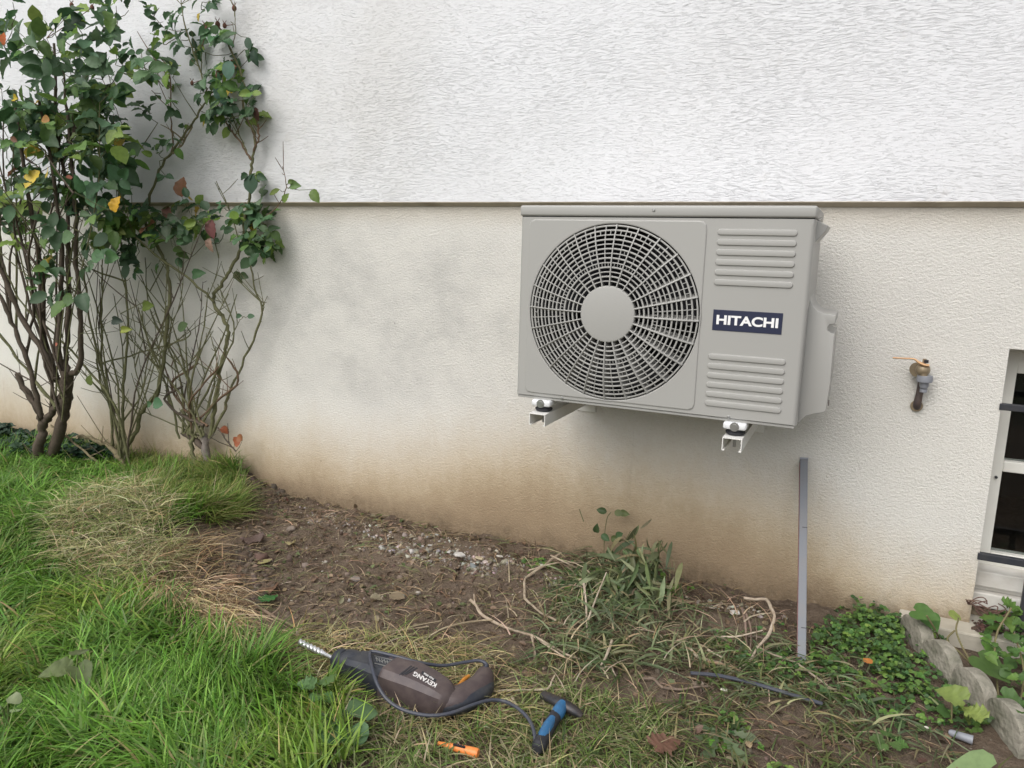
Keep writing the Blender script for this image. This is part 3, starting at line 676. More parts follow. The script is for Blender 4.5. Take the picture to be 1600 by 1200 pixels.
# ------------------------------------------------------------------ hammer
T = empty('hammer', tuple(ag(870, 1130)), 'small hammer with dirty blue and black grip lying beside the drill cord', 'hammer')
def pp(u, v, h): return at(u, v, 2, G+h)
b = MB(); b.tube([pp(849, 1086, .03), pp(862, 1092, .034), pp(876, 1099, .036), pp(890, 1106, .034), pp(900, 1112, .030), pp(909, 1119, .024)], [.012, .0135, .016, .0145, .0125, .008], 12, flat=.8)
b.build('head', M['hammer_head'], T, smooth=True, auto=50)
b = MB(); b.tube([pp(879, 1101, .036), pp(873, 1112, .034), pp(868, 1120, .032)], [.0135, .0155, .014], 14); b.build('neck', M['blue'], T, smooth=True)
b = MB(); b.tube([pp(870, 1115, .033), pp(866, 1122, .031), pp(858, 1136, .028), pp(848, 1155, .026), pp(842, 1166, .024), pp(838, 1172, .024)], [.0135, .015, .0148, .0155, .0165, .010], 14); b.build('grip', M['rubber'], T, smooth=True)
b = MB(); b.tube([pp(863.5, 1123, .036), pp(857, 1134, .034), pp(850, 1147, .032), pp(846, 1155, .031)], [.0095, .0125, .0125, .0105], 14); b.build('grip_insert', M['blue'], T, smooth=True)
# orange marker
a = ag(684, 1161, .02); c = ag(748, 1178, .02); T = empty('marker', tuple(.5*(a+c)), 'orange tapered marker lying in the grass in front of the drill', 'marker')
L_ = np.linalg.norm(c-a); b = MB(); b.lathe([(0, .0025), (.002, .0042), (L_*.35, .0072), (L_*.37, .0076), (L_*.75, .0100)], a, c-a, 18); b.build('barrel', M['orange'], T, smooth=True)
b = MB(); b.lathe([(L_*.75, .0099), (L_*.76, .0103), (L_*.94, .0108), (L_*.985, .0095), (L_, .0055)], a, c-a, 18); b.build('cap', M['orange'], T, smooth=True)
b = MB()
for k in range(9):
    q = a+(c-a)*(.42+.032*k); b.box(q[0]-.0013, q[0]+.0013, q[1]-.0060, q[1]-.0025+.002*(k % 2), q[2]+.0085, q[2]+.0118)
b.build('print', M['rubber'], T)
# thin black rod, grey tube, small grey tool tip
o = MB().tube([sg(1078, 1064, .022), sg(1120, 1070, .026), sg(1170, 1081, .026), sg(1225, 1096, .024), sg(1284, 1108, .014)], .0050, 8).build('plastic_rod', M['cord'], smooth=True)
tag(o, 'thin black plastic rod lying across cut weeds below the level', 'rod')
a = sg(1481, 1151, .012); c = sg(1519, 1164, .012); b = MB(); b.lathe([(0, .004), (.004, .0075), (np.linalg.norm(c-a), .0105)], a, c-a, 16); o = b.build('plastic_tube', M['grey_plastic'], smooth=True, auto=40)
tag(o, 'short pale grey plastic tube on dark soil near the scalloped edging', 'tube')

# ------------------------------------------------------------------ scalloped edging stones
def scallop(pa, pb, top, label):
    pa = np.array(pa, float); pb = np.array(pb, float); d_ = pb-pa; L_ = np.linalg.norm(d_); d_ /= L_; nrm = np.array([-d_[1], d_[0]])*.017
    pts = [(0, -.12), (0, top-.055)]
    for k in range(17): a_ = PI-PI*k/16; pts.append((L_/2+L_/2*.985*math.cos(a_), top-.055+.055*math.sin(a_)**.85))
    pts += [(L_, top-.055), (L_, -.12)]
    vs = [(pa[0]+d_[0]*s_+sgn*nrm[0], pa[1]+d_[1]*s_+sgn*nrm[1], G+h) for sgn in (-1, 1) for s_, h in pts]; n = len(pts)
    T_ = MB().add(vs, [tuple(range(n)), tuple(range(2*n-1, n-1, -1))]+[(i, i+n, (i+1) % n+n, (i+1) % n) for i in range(n)]).build('edging_stone', M['edging'], smooth=True, bevel=.005, bseg=2, auto=40)
    tag(T_, label, 'edging stone', 'scalloped concrete edging stones beside the path')
pk = [ag(1436, 966, .085)[:2], ag(1474, 1006, .085)[:2], ag(1527, 1054, .08)[:2], ag(1583, 1098, .085)[:2], ag(1645, 1165, .085)[:2]]
elb = ['round topped edging stone touching the house wall, under the broad leaf', 'round topped edging stone with moss, second from the house wall', 'edging stone half covered by vine leaves, third from the house wall', 'fourth edging stone from the wall, at the right edge of the photo']
eds = []
for i in range(4):
    pv = pk[i-1] if i else 2*pk[0]-pk[1]; d0 = (pv-pk[i])*.495; d1 = (pk[i+1]-pk[i])*.495
    eds.append((pk[i]+d0, pk[i]+d1, .085, elb[i]))
for e_ in eds: scallop(*e_)

# ------------------------------------------------------------------ vegetation generators
def leaf_tpl(rows, fold=.12, curl=.18, wave=0., fine=False):
    """rows: (t_mid, t_side, halfwidth); unit length leaf along +x, normal +z. returns V, F"""
    V = []
    q = np.array(rows, float); rn = np.arange(len(q)); f_ = np.linspace(0, len(q)-1, 2*len(q)-1)
    rows = [tuple(np.interp(z_, rn, q[:, j]) for j in range(3)) for z_ in f_] if fine else rows
    for k, (tm, ts, hw) in enumerate(rows):
        if fine:
            for e_ in (-1, -.55, 0, .55, 1):
                V.append((ts*abs(e_)+tm*(1-abs(e_)), e_*hw, fold*abs(e_)**1.4*hw*1.6-curl*tm*tm+wave*math.sin(k*2.3+e_*2)*hw*abs(e_)+.018*math.cos(k*PI)*(abs(e_) == .55)))
            continue
        V += [(ts, -hw, fold*hw*1.6-curl*ts*ts+wave*math.sin(k*2.3)*hw), (tm, 0, -curl*tm*tm), (ts, hw, fold*hw*1.6-curl*ts*ts-wave*math.sin(k*1.9)*hw)]
    F_ = []
    for k in range(len(rows)-1):
        if fine: F_ += [(k*5+j, k*5+j+1, k*5+j+6, k*5+j+5) for j in range(4)]; continue
        a_ = k*3; F_ += [(a_, a_+1, a_+4, a_+3), (a_+1, a_+2, a_+5, a_+4)]
    return np.array(V, float), np.array(F_)
OVAL = leaf_tpl([(0, 0, .015), (.1, .09, .18), (.28, .25, .305), (.5, .48, .34), (.72, .7, .28), (.9, .88, .13), (1, 1, .006)], .20, .18, .10, True)
HEART = leaf_tpl([(.0, -.17, .10), (.03, -.16, .30), (.15, .02, .44), (.35, .28, .42), (.6, .55, .29), (.82, .8, .14), (1, 1, .006)], .14, .14, .1, True)
LONG = leaf_tpl([(0, 0, .01), (.15, .15, .055), (.4, .4, .075), (.7, .7, .055), (1, 1, .004)], .2, .25)
ROUND = leaf_tpl([(0, 0, .04), (.12, .08, .3), (.35, .3, .46), (.6, .6, .48), (.85, .86, .33), (1, 1.0, .1)], .1, .1, .15)
LOBED = leaf_tpl([(0, -.1, .16), (.08, .0, .40), (.18, .12, .34), (.3, .3, .50), (.42, .38, .36), (.55, .6, .40), (.68, .66, .24), (.82, .86, .18), (1, 1, .01)], .1, .1, .2, True)
TOOTH = leaf_tpl([(0, 0, .02), (.1, .13, .06), (.2, .17, .035), (.3, .33, .09), (.4, .38, .05), (.5, .54, .12), (.62, .58, .07), (.72, .76, .13), (.86, .86, .10), (1, 1, .01)], .1, .12)
def norm(a): return a/(np.linalg.norm(a, axis=-1, keepdims=True)+1e-9)
def leaves(tpl, P, D, Nn, Ln, C, wid=None):
    V, Fc = tpl; P = np.asarray(P, float); D = norm(np.asarray(D, float)); Nn = np.asarray(Nn, float); B = norm(np.cross(Nn, D)); Nn = np.cross(D, B)
    Ln = np.asarray(Ln, float)[:, None, None]; wd = 1. if wid is None else np.asarray(wid)[:, None, None]
    W = P[:, None, :]+Ln*(V[None, :, 0:1]*D[:, None]+wd*V[None, :, 1:2]*B[:, None]+V[None, :, 2:3]*Nn[:, None])
    cz = RNG.uniform(.2, 2.2, (len(P), 1, 1)); W = W+Ln*V[None, :, 2:3]*Nn[:, None]*(cz-1)
    n = len(P); k = len(V); FF = Fc[None]+(np.arange(n)*k)[:, None, None]
    return W.reshape(-1, 3), FF.reshape(-1, 4), np.repeat(np.asarray(C, float), k, 0)
def merge(parts):
    V = []; F_ = []; C = []; o_ = 0
    for v, f, c_ in parts: V.append(v); F_.append(f+o_); C.append(c_); o_ += len(v)
    return np.vstack(V), np.vstack(F_), np.vstack(C)
def blades(P, az, Ln, lean, wd, C, rows=5, drop=0., tw=0.3):
    """grass blades: lean 0 upright .. 1 laid over"""
    n = len(P); d_ = np.stack([np.cos(az), np.sin(az), 0*az], 1); s_ = np.stack([-np.sin(az), np.cos(az), 0*az], 1)
    s_ = s_+d_*RNG.normal(0, tw, n)[:, None]; s_[:, 2] += RNG.normal(0, tw, n); s_ = norm(s_)
    out = []
    for i in range(rows):
        t = i/(rows-1); hz = (lean*(t**1.5)*.95+.1*t)*Ln; up = Ln*(t*(1-.45*lean)-(.55*lean+drop)*t*t*.75)
        c_ = P+d_*hz[:, None]; c_[:, 2] += up; w_ = wd*(1-t**2.2)*.5+wd*.02
        out += [c_-s_*w_[:, None], c_+s_*w_[:, None]]
    V = np.stack(out, 1); k = 2*rows; base = np.array([(2*i, 2*i+1, 2*i+3, 2*i+2) for i in range(rows-1)])
    FF = base[None]+(np.arange(n)*k)[:, None, None]; return V.reshape(-1, 3), FF.reshape(-1, 4), np.repeat(C, k, 0)
def pick(n, cols, probs, jit=.18):
    cols = np.array(cols); i = RNG.choice(len(cols), n, p=np.array(probs)/sum(probs)); c_ = cols[i]*np.exp(RNG.normal(0, jit, (n, 1)))*np.exp(RNG.normal(0, jit*.35, (n, 3))); return np.clip(c_, 0, .9)
def scatter(poly, dens, bbox=None):
    xs = [p[0] for p in poly]; ys = [p[1] for p in poly]; x0, x1, y0, y1 = min(xs), max(xs), min(ys), max(ys)
    n = int((x1-x0)*(y1-y0)*dens); x = RNG.uniform(x0, x1, n); y = RNG.uniform(y0, y1, n); m = smooth_edge(x, y, poly, .045) > .5
    x = x[m]; y = y[m]; return np.stack([x, y, H(x, y)], 1)
def stuff(name, parts, mt, label, cat):
    V, F_, C = merge(parts); o_ = link(name, np_mesh(name, V, F_, C), mt); tag(o_, label, cat, kind='stuff'); return o_

# --- lush grass
HA = gpoly([(60, 870), (95, 830), (150, 806), (215, 812), (265, 845), (290, 885), (265, 930), (190, 945), (110, 930), (65, 905)])
HB = gpoly([(225, 890), (330, 860), (355, 905), (310, 925), (215, 925)])
HC = gpoly([(250, 925), (355, 935), (400, 965), (412, 1040), (375, 1042), (320, 1012), (275, 985), (240, 955)])
GREENS = [(.125, .255, .032), (.08, .175, .025), (.18, .33, .055), (.16, .23, .07), (.33, .31, .13)]
view_clip = lambda P: P[(P[:, 0] > -4.3) & (P[:, 1] > -2.7) & (P[:, 1] < -.01)]
P = view_clip(scatter(LUSH, 13500))
far = np.hypot(P[:, 0]+1.6, P[:, 1]+.9); keep = RNG.random(len(P)) < np.clip(1.25-.32*np.maximum(0, far-1.2), .25, 1); P = P[keep]
keep = ~((vnoise(P[:, 0], P[:, 1], 6, 31) > .82) & (RNG.random(len(P)) < .5)); P = P[keep]
for hp_, fr in ((HA, .22), (HB, .1), (HC, .05)): P = P[~(inpoly(P[:, 0], P[:, 1], hp_) & (RNG.random(len(P)) > fr))]
n = len(P); clump = vnoise(P[:, 0], P[:, 1], 7, 2); az = 2*PI*fbm(P[:, 0], P[:, 1], 3.2, 2, 12)*2+RNG.normal(0, 1.05, n)
Ln = .055+.08*fbm(P[:, 0], P[:, 1], 2.2, 3, 20)+.055*clump+RNG.uniform(-.02, .035, n)
lean = np.clip(.45+.55*vnoise(P[:, 0], P[:, 1], 4, 9)+RNG.normal(0, .2, n), .1, 1.15)
C = pick(n, GREENS, [.36, .29, .21, .1, .04]); tone = .72+.6*fbm(P[:, 0], P[:, 1], 2.6, 3, 44); C *= tone[:, None]
yel = fbm(P[:, 0], P[:, 1], 2.0, 3, 60) > .60; C[yel] = C[yel]*np.array([1.3, 1.05, 1.1])
Pb = P.copy(); Pb[:, 2] -= .004
stuff('grass', [blades(Pb, az, Ln, lean, RNG.uniform(.0028, .0066, n), C)], M['grass'], 'long lush green grass filling the left foreground', 'grass')

# --- taller yellow green tufts under the roses
TUFT = gpoly([(215, 735), (340, 728), (385, 775), (385, 815), (330, 842), (240, 832), (190, 790)])
P = scatter(TUFT, 17000); n = len(P); az = RNG.uniform(0, 2*PI, n)*.3+2*PI*fbm(P[:, 0], P[:, 1], 4, 2, 3)*2
stuff('tall_grass', [blades(P, az, RNG.uniform(.08, .2, n), np.clip(RNG.normal(.75, .2, n), .3, 1.2), RNG.uniform(.0022, .0042, n), pick(n, [(.18, .235, .05), (.26, .27, .085), (.12, .19, .04), (.36, .30, .16)], [.4, .25, .25, .1]))], M['grass'], 'tall yellow green grass tufts at the foot of the roses', 'grass')

# --- hay: dry clumps
HAYC = [(.36, .285, .16), (.27, .2, .11), (.42, .36, .22), (.20, .19, .07), (.17, .12, .08)]
def hay(poly, dens, flow, spread, Lr, hmax, wr=(.0016, .003), cols=HAYC, pr=(.34, .24, .16, .16, .1), lift=.03, lean=(1.0, .12)):
    P = scatter(poly, dens); n = len(P); cx_, cy_ = np.mean([p[0] for p in poly]), np.mean([p[1] for p in poly])
    P[:, 2] += RNG.random(n)**1.5*hmax; az = flow+2.4*(fbm(P[:, 0], P[:, 1], 4, 2, 70)-.5)*2+RNG.normal(0, spread, n)
    return blades(P, az, RNG.uniform(*Lr, n), np.clip(RNG.normal(*lean, n), .55, 1.35), RNG.uniform(*wr, n), pick(n, cols, pr, .2), 5, 0, .8)
HD = gpoly([(380, 1000), (470, 985), (560, 1005), (720, 1000), (800, 1060), (830, 1140), (760, 1150), (680, 1145), (560, 1110), (480, 1080), (410, 1045)])
stuff('dry_grass', [hay(HA, 15000, .4, 2.2, (.05, .14), .095, wr=(.0012, .0024), cols=[(.40, .36, .20), (.30, .31, .13), (.48, .42, .26), (.20, .24, .08), (.26, .18, .1)], pr=(.3, .25, .15, .2, .1)),
      hay(HB, 6500, -.3, 1.5, (.08, .16), .05, cols=[(.33, .24, .13), (.24, .16, .09), (.16, .1, .06), (.36, .31, .18)], pr=(.35, .3, .2, .15)),
      hay(HC, 14000, -.65, .5, (.08, .16), .07, wr=(.0012, .0026), cols=[(.50, .38, .22), (.38, .27, .15), (.58, .47, .30), (.24, .16, .09)], pr=(.4, .25, .2, .15)),
      hay(HD, 12000, -.3, 1.6, (.04, .13), .022, wr=(.0013, .0028), cols=[(.40, .34, .17), (.30, .23, .12), (.24, .26, .09), (.48, .41, .25), (.15, .19, .06)], pr=(.3, .22, .22, .12, .14))],
      M['dry'], 'dry straw coloured grass raked in heaps along the lawn edge', 'dry grass')

# --- matted mixed grass in front
MX = gpoly([(500, 1120), (680, 1140), (800, 1130), (830, 1060), (900, 1060), (1010, 1110), (1040, 1160), (1100, 1230), (1000, 1320), (500, 1300)])
P = scatter(MX, 13000); n = len(P)
KEEP = gpoly([(676, 1152), (752, 1164), (762, 1192), (740, 1198), (676, 1176)])
P = P[~(inpoly(P[:, 0], P[:, 1], KEEP) & (RNG.random(len(P)) < .85))]; n = len(P)
p1 = blades(P, RNG.uniform(0, 2*PI, n), RNG.uniform(.035, .10, n), np.clip(RNG.normal(.85, .22, n), .3, 1.3), RNG.uniform(.002, .0042, n), pick(n, [(.14, .22, .05), (.20, .235, .085), (.33, .29, .16), (.10, .15, .04), (.42, .36, .23)], [.28, .25, .22, .12, .13]))
RT = gpoly([(790, 1030), (1000, 1000), (1210, 1030), (1420, 1090), (1560, 1180), (1640, 1300), (1000, 1320), (900, 1200)])
P = scatter(RT, 4800); P = P[fbm(P[:, 0], P[:, 1], 7, 3, 77) > .46]; n = len(P); P[:, 2] += RNG.random(n)*.008
p2 = blades(P, RNG.uniform(0, 2*PI, n), RNG.uniform(.03, .10, n), np.clip(RNG.normal(1.05, .15, n), .6, 1.3), RNG.uniform(.0022, .0055, n), pick(n, [(.10, .14, .04), (.13, .15, .06), (.25, .21, .11), (.06, .09, .03), (.14, .11, .06)], [.3, .25, .15, .2, .1]))
stuff('matted_grass', [p1, p2], M['grass'], 'flattened mixed green and dead grass around the tools', 'grass')

# --- cut weeds heap along the wall
CW = gpoly([(850, 905), (935, 860), (985, 850), (1040, 915), (1090, 960), (1120, 1010), (1080, 1050), (960, 1060), (870, 1040), (830, 960)])
P = scatter(CW, 3600); P = P[fbm(P[:, 0], P[:, 1], 8, 3, 13) > .42]; n = len(P); ce = np.exp(-((P[:, 0]-.36)**2/.02+(P[:, 1]+.30)**2/.05)); P[:, 2] += RNG.random(n)*(.01+.055*ce)
az = RNG.uniform(0, 2*PI, n)
wcol = [(.13, .17, .075), (.18, .215, .11), (.25, .25, .13), (.085, .11, .05), (.33, .27, .16)]
q1 = blades(P, az, RNG.uniform(.05, .15, n), np.clip(RNG.normal(1.0, .2, n), .4, 1.3), RNG.uniform(.003, .009, n), pick(n, wcol, [.3, .28, .17, .15, .1]), 5, 0, .8)
CWS = gpoly([(790, 900), (960, 870), (1120, 960), (1230, 1000), (1230, 1060), (900, 1080), (780, 1060)]); P = scatter(CWS, 520); ns = len(P); P[:, 2] += RNG.uniform(.005, .04, ns)
q4 = blades(P, RNG.uniform(0, 2*PI, ns), RNG.uniform(.04, .15, ns), np.clip(RNG.normal(1.0, .25, ns), .3, 1.3), RNG.uniform(.0018, .0045, ns), pick(ns, [(.50, .40, .27), (.38, .29, .18), (.20, .14, .09)], [.45, .3, .25]), 5, 0, .6)
# wilted leafy bunch that stands against the wall
k = 260; t = RNG.random(k); base = np.stack([.36+RNG.normal(0, .05, k), -.13-.22*t+RNG.normal(0, .03, k), G+.03+(1-t)*RNG.uniform(0, .19, k)], 1)
Dv = np.stack([RNG.normal(0, .6, k), RNG.normal(-.5, .5, k), RNG.normal(-.5, .7, k)], 1)
q2 = leaves(LONG, base, Dv, np.stack([RNG.normal(0, .6, k), RNG.normal(-.6, .5, k), RNG.normal(.8, .4, k)], 1), RNG.uniform(.04, .10, k), pick(k, wcol, [.3, .3, .2, .15, .05]), RNG.uniform(.6, 1.6, k))
CW2 = gpoly([(1080, 980), (1230, 1000), (1400, 1060), (1500, 1120), (1480, 1200), (1250, 1120), (1080, 1070)])
P = scatter(CW2, 2200); P = P[fbm(P[:, 0], P[:, 1], 6, 3, 91) > .42]; n = len(P); P[:, 2] += RNG.random(n)*.02
q3 = blades(P, RNG.uniform(0, 2*PI, n), RNG.uniform(.04, .11, n), np.clip(RNG.normal(1.0, .15, n), .5, 1.3), RNG.uniform(.003, .008, n), pick(n, wcol, [.3, .28, .17, .15, .1]), 5, 0, .6)
stuff('cut_weeds', [q1, q2, q3, q4], M['leaf'], 'heap of wilted cut weeds against the foot of the wall', 'cut weeds')

# --- clover like ground cover right of the level
def small_leaves(poly, dens, size, hmax, cols, pr, tpl=ROUND, thr=.0, o_=0):
    P = scatter(poly, dens); P = P[fbm(P[:, 0], P[:, 1], 7, 3, 33+o_) > thr]; n = len(P); hh = hmax*(.35+.65*fbm(P[:, 0], P[:, 1], 8, 2, 50)); P[:, 2] += RNG.random(n)**.7*hh
    az = RNG.uniform(0, 2*PI, n); parts = []
    cc = pick(n, cols, pr); sz = RNG.uniform(*size, n)
    for k in range(3):
        a_ = az+k*2.1; D_ = np.stack([np.cos(a_), np.sin(a_), RNG.normal(.05, .3, n)], 1); Nn = np.stack([RNG.normal(0, .35, n), RNG.normal(-.2, .35, n), np.ones(n)], 1)
        parts.append(leaves(tpl, P, D_, Nn, sz, cc))
    return merge(parts)
CLC = [(.11, .21, .045), (.075, .15, .045), (.17, .28, .06), (.06, .11, .04)]
CV = gpoly([(1270, 1000), (1300, 975), (1345, 962), (1405, 985), (1425, 1010), (1450, 1060), (1450, 1100), (1380, 1090), (1310, 1070), (1265, 1040)])
CVB = gpoly([(1180, 960), (1420, 960), (1500, 1060), (1560, 1150), (1420, 1150), (1250, 1090), (1160, 1010)]); CV2 = gpoly([(1120, 975), (1210, 985), (1255, 1040), (1180, 1060), (1110, 1010)]); CV3 = gpoly([(1130, 1110), (1300, 1120), (1400, 1200), (1300, 1230), (1120, 1220)]); CV4 = gpoly([(810, 880), (930, 890), (1010, 880), (1080, 930), (1030, 960), (850, 940)])
stuff('clover', [small_leaves(CV, 10000, (.005, .014), .07, CLC, (.35, .25, .2, .2), thr=.45), small_leaves(CVB, 2800, (.006, .014), .035, CLC, (.3, .3, .15, .25), thr=.48, o_=5), small_leaves(CV2, 5000, (.005, .011), .03, CLC, (.3, .3, .1, .3), thr=.45), small_leaves(CV3, 5200, (.006, .014), .022, CLC, (.35, .3, .2, .15), thr=.47), small_leaves(CV4, 3000, (.006, .013), .03, CLC, (.4, .2, .3, .1), thr=.5)],
      M['leaf'], 'low bright green clover like weeds between the level and the edging stones', 'ground cover')
IV = gpoly([(-60, 690), (10, 675), (60, 690), (150, 712), (190, 735), (100, 735), (-60, 720)])
stuff('ivy', [small_leaves(IV, 2600, (.025, .045), .10, [(.022, .055, .03), (.035, .075, .045), (.05, .10, .05)], (.45, .35, .2), HEART)], M['leaf'], 'dark ivy along the wall behind the rose trunks', 'ivy')

# --- gravel and crumbs
def rocks(P, sz, C, flat=.55):
    V0 = np.array([(-1, -1, -1), (1, -1, -1), (1, 1, -1), (-1, 1, -1), (-1, -1, 1), (1, -1, 1), (1, 1, 1), (-1, 1, 1)], float)*.5
    F0 = np.array([(0, 3, 2, 1), (4, 5, 6, 7), (0, 1, 5, 4), (1, 2, 6, 5), (2, 3, 7, 6), (3, 0, 4, 7)]); n = len(P)
    V = V0[None]*(1+RNG.normal(0, .33, (n, 8, 3))); V[:, 4:, :2] *= .62; V *= np.array([1, .75, flat]); a_ = RNG.uniform(0, 2*PI, n); c_, s_ = np.cos(a_)[:, None], np.sin(a_)[:, None]
    x = V[..., 0]*c_-V[..., 1]*s_; y = V[..., 0]*s_+V[..., 1]*c_; V = np.stack([x, y, V[..., 2]+RNG.normal(0, .2, n)[:, None]*x], -1)*sz[:, None, None]+P[:, None]
    return V.reshape(-1, 3), (F0[None]+(np.arange(n)*8)[:, None, None]).reshape(-1, 4), np.repeat(C, 8, 0)
def rock_obj(name, parts, label, cat, kind='stuff'):
    V, F_, C = merge(parts); o_ = link(name, np_mesh(name, V, F_, C, smooth=False), M['stone']); tag(o_, label, cat, kind=kind); return o_
GV = gpoly([(470, 790), (640, 832), (830, 888), (900, 908), (1180, 960), (1240, 965), (1200, 978), (1060, 945), (880, 912), (790, 895), (600, 862), (470, 805)])
P = scatter(GV, 6000); n = len(P); r1 = rocks(P, RNG.gamma(2., .0026, n)+.002, pick(n, [(.33, .30, .26), (.25, .21, .165), (.48, .46, .42), (.16, .12, .09)], [.25, .4, .07, .28]))
GV2 = gpoly([(600, 848), (650, 852), (740, 872), (830, 892), (820, 899), (740, 884), (680, 872), (610, 860)]); P = scatter(GV2, 7000); n = len(P)
r1b = rocks(P, RNG.gamma(2., .0042, n)+.002, pick(n, [(.31, .29, .26), (.23, .205, .17), (.42, .40, .37), (.15, .12, .09)], [.3, .35, .08, .27]), .4)
GV3 = gpoly([(1060, 925), (1130, 940), (1200, 962), (1240, 975), (1190, 972), (1080, 948)]); P = scatter(GV3, 5000); n = len(P)
r1c = rocks(P, RNG.gamma(2., .003, n)+.002, pick(n, [(.48, .45, .38), (.36, .32, .26), (.2, .16, .12)], [.35, .35, .3]), .6)
rock_obj('gravel', [r1, r1b, r1c], 'grey gravel strip along the foot of the wall', 'gravel')
SO = gpoly([(360, 760), (1100, 900), (1260, 980), (1500, 1150), (1500, 1250), (800, 1250), (380, 1010), (260, 900)])
P = scatter(SO, 2600); P = P[fbm(P[:, 0], P[:, 1], 4, 3, 15) > .45]; n = len(P)
r2 = rocks(P, RNG.gamma(1.6, .003, n)+.002, pick(n, [(.16, .115, .085), (.105, .075, .055), (.21, .16, .12), (.33, .29, .24)], [.45, .35, .14, .06]), .6)
CL = gpoly([(285, 870), (400, 850), (430, 900), (400, 945), (300, 930)]); P = scatter(CL, 4500); n = len(P); r3 = rocks(P, RNG.gamma(1.5, .0055, n)+.003, pick(n, [(.105, .078, .058), (.075, .054, .042)], [.6, .4]), .7)
CM = gpoly([(355, 765), (400, 752), (450, 775), (440, 800), (370, 790)]); P = scatter(CM, 5000); n = len(P); r4 = rocks(P, RNG.gamma(1.5, .0055, n)+.003, pick(n, [(.105, .078, .058), (.075, .054, .042)], [.6, .4]), .7)
rock_obj('soil_crumbs', [r2, r3, r4], 'loose brown soil crumbs and clods over the dug bed', 'soil')
# short straw bits on bare soil
P = scatter(SO, 900); n = len(P); P[:, 2] += .004
lit = leaves(OVAL, P, np.stack([RNG.normal(0, 1, n), RNG.normal(0, 1, n), RNG.normal(.1, .2, n)], 1), np.stack([RNG.normal(0, .35, n), RNG.normal(0, .35, n), np.ones(n)], 1), RNG.uniform(.008, .026, n), pick(n, [(.19, .13, .085), (.12, .08, .055), (.30, .23, .15), (.12, .15, .06)], [.35, .3, .2, .15]))
stuff('leaf_litter', [lit], M['leaf'], 'crumbled dead leaves scattered over the bare soil', 'leaf litter')
P = scatter(SO, 2000); n = len(P); P[:, 2] += .004
stuff('straw_bits', [blades(P, RNG.uniform(0, 2*PI, n), RNG.uniform(.02, .09, n), np.clip(RNG.normal(1.15, .08, n), 1, 1.3), RNG.uniform(.001, .0028, n), pick(n, [(.36, .28, .18), (.24, .17, .1), (.16, .12, .07), (.15, .17, .07)], [.3, .3, .2, .2]), 5, 0, .9)], M['dry'], 'scattered straw bits on the bare brown soil', 'straw')

# --- single stones (flat grey flakes of broken render)
def flake(u, v, sz, c_, label, seed):
    r_ = random.Random(seed); p = sg(u, v); n = 7; pts = []
    for k in range(n): a_ = 2*PI*k/n+r_.uniform(-.25, .25); q = sz*r_.uniform(.6, 1.1); pts.append((q*math.cos(a_), q*.7*math.sin(a_)))
    til = r_.uniform(-.25, .3); vs = [(p[0]+x, p[1]+y, p[2]+h+til*y+.006) for h in (0, sz*.28) for x, y in [(a*(1 if h == 0 else .88), b_*(1 if h == 0 else .88)) for a, b_ in pts]]
    m_ = MB().add(vs, [tuple(range(n-1, -1, -1)), tuple(range(n, 2*n))]+[(i, (i+1) % n, (i+1) % n+n, i+n) for i in range(n)])
    o_ = m_.build('stone', M['stone'], bevel=sz*.06); col_attr(o_.data, np.array([c_]*len(o_.data.vertices))); tag(o_, label, 'stone', 'loose stones at the foot of the wall')
for i, (u, v, s_, c_, lb) in enumerate([(620, 858, .026, (.33, .27, .22), 'flat pinkish grey stone, leftmost of the pale stones by the wall'),
        (672, 855, .014, (.46, .44, .41), 'small squarish pale stone between the flat pinkish stone and the pale flakes'),
        (703, 866, .015, (.50, .48, .45), 'upright pale grey flake left of the largest pale flake'),
        (718, 870, .024, (.48, .46, .43), 'largest pale grey flake in the row by the wall'),
        (750, 876, .024, (.50, .42, .28), 'yellowish flat stone right of the pale grey flakes'),
        (780, 872, .015, (.46, .43, .38), 'small pale stone at the right end of the row of flakes'),
        (507, 881, .013, (.36, .33, .29), 'small round grey stone alone on the bare soil left of the scrape'),
        (455, 829, .024, (.20, .16, .13), 'brown flat stone near the soil mound by the wall'),
        (556, 908, .022, (.20, .17, .15), 'dull brown stone half buried in the middle of the bare soil'),
        (1112, 953, .011, (.42, .36, .30), 'rounded pebble at the wall foot beyond the cut weeds'),
        (1063, 949, .009, (.40, .33, .29), 'small pinkish pebble beside the cut weeds'),
        (1148, 961, .018, (.62, .60, .56), 'broken white plaster lump beside the bent dry stem'),
        (1132, 1082, .012, (.62, .6, .5), 'small white chip just below the black rod'),
        (1447, 1141, .007, (.6, .57, .5), 'tiny white pebble left of the grey plastic tube')]):
    flake(u, v, s_, c_, lb, i+3)

# --- fallen leaves
def fallen(u, v, L_, c_, label, tpl=OVAL, az=None, h=.012, wid=1.2, name='fallen_leaf', cat='leaf', grp='fallen leaves on the bare soil', tilt=None):
    p = sg(u, v, h); az = random.uniform(0, 6.28) if az is None else az; t_ = tilt or (random.uniform(-.25, .25), random.uniform(-.4, 0))
    V, F_, C = leaves(tpl, [p-np.array([math.cos(az), math.sin(az), 0])*L_/2], [(math.cos(az), math.sin(az), .08)], [(t_[0], t_[1], 1)], [L_], [c_], [wid])
    o_ = link(name, np_mesh(name, V, F_, C), M['leaf']); tag(o_, label, cat, grp); return o_
fallen(424, 942, .055, (.06, .19, .05), 'fresh green leaf lying on the bare soil', HEART, 1.9, .02, tilt=(.1, -.6))
fallen(455, 853, .045, (.50, .42, .22), 'pale yellow leaf near the soil mound')
fallen(414, 883, .05, (.40, .36, .16), 'yellow green leaf on the clods beside the long grass', az=1.2)
fallen(422, 925, .07, (.20, .115, .075), 'brown crumpled leaf just behind the fresh green leaf')
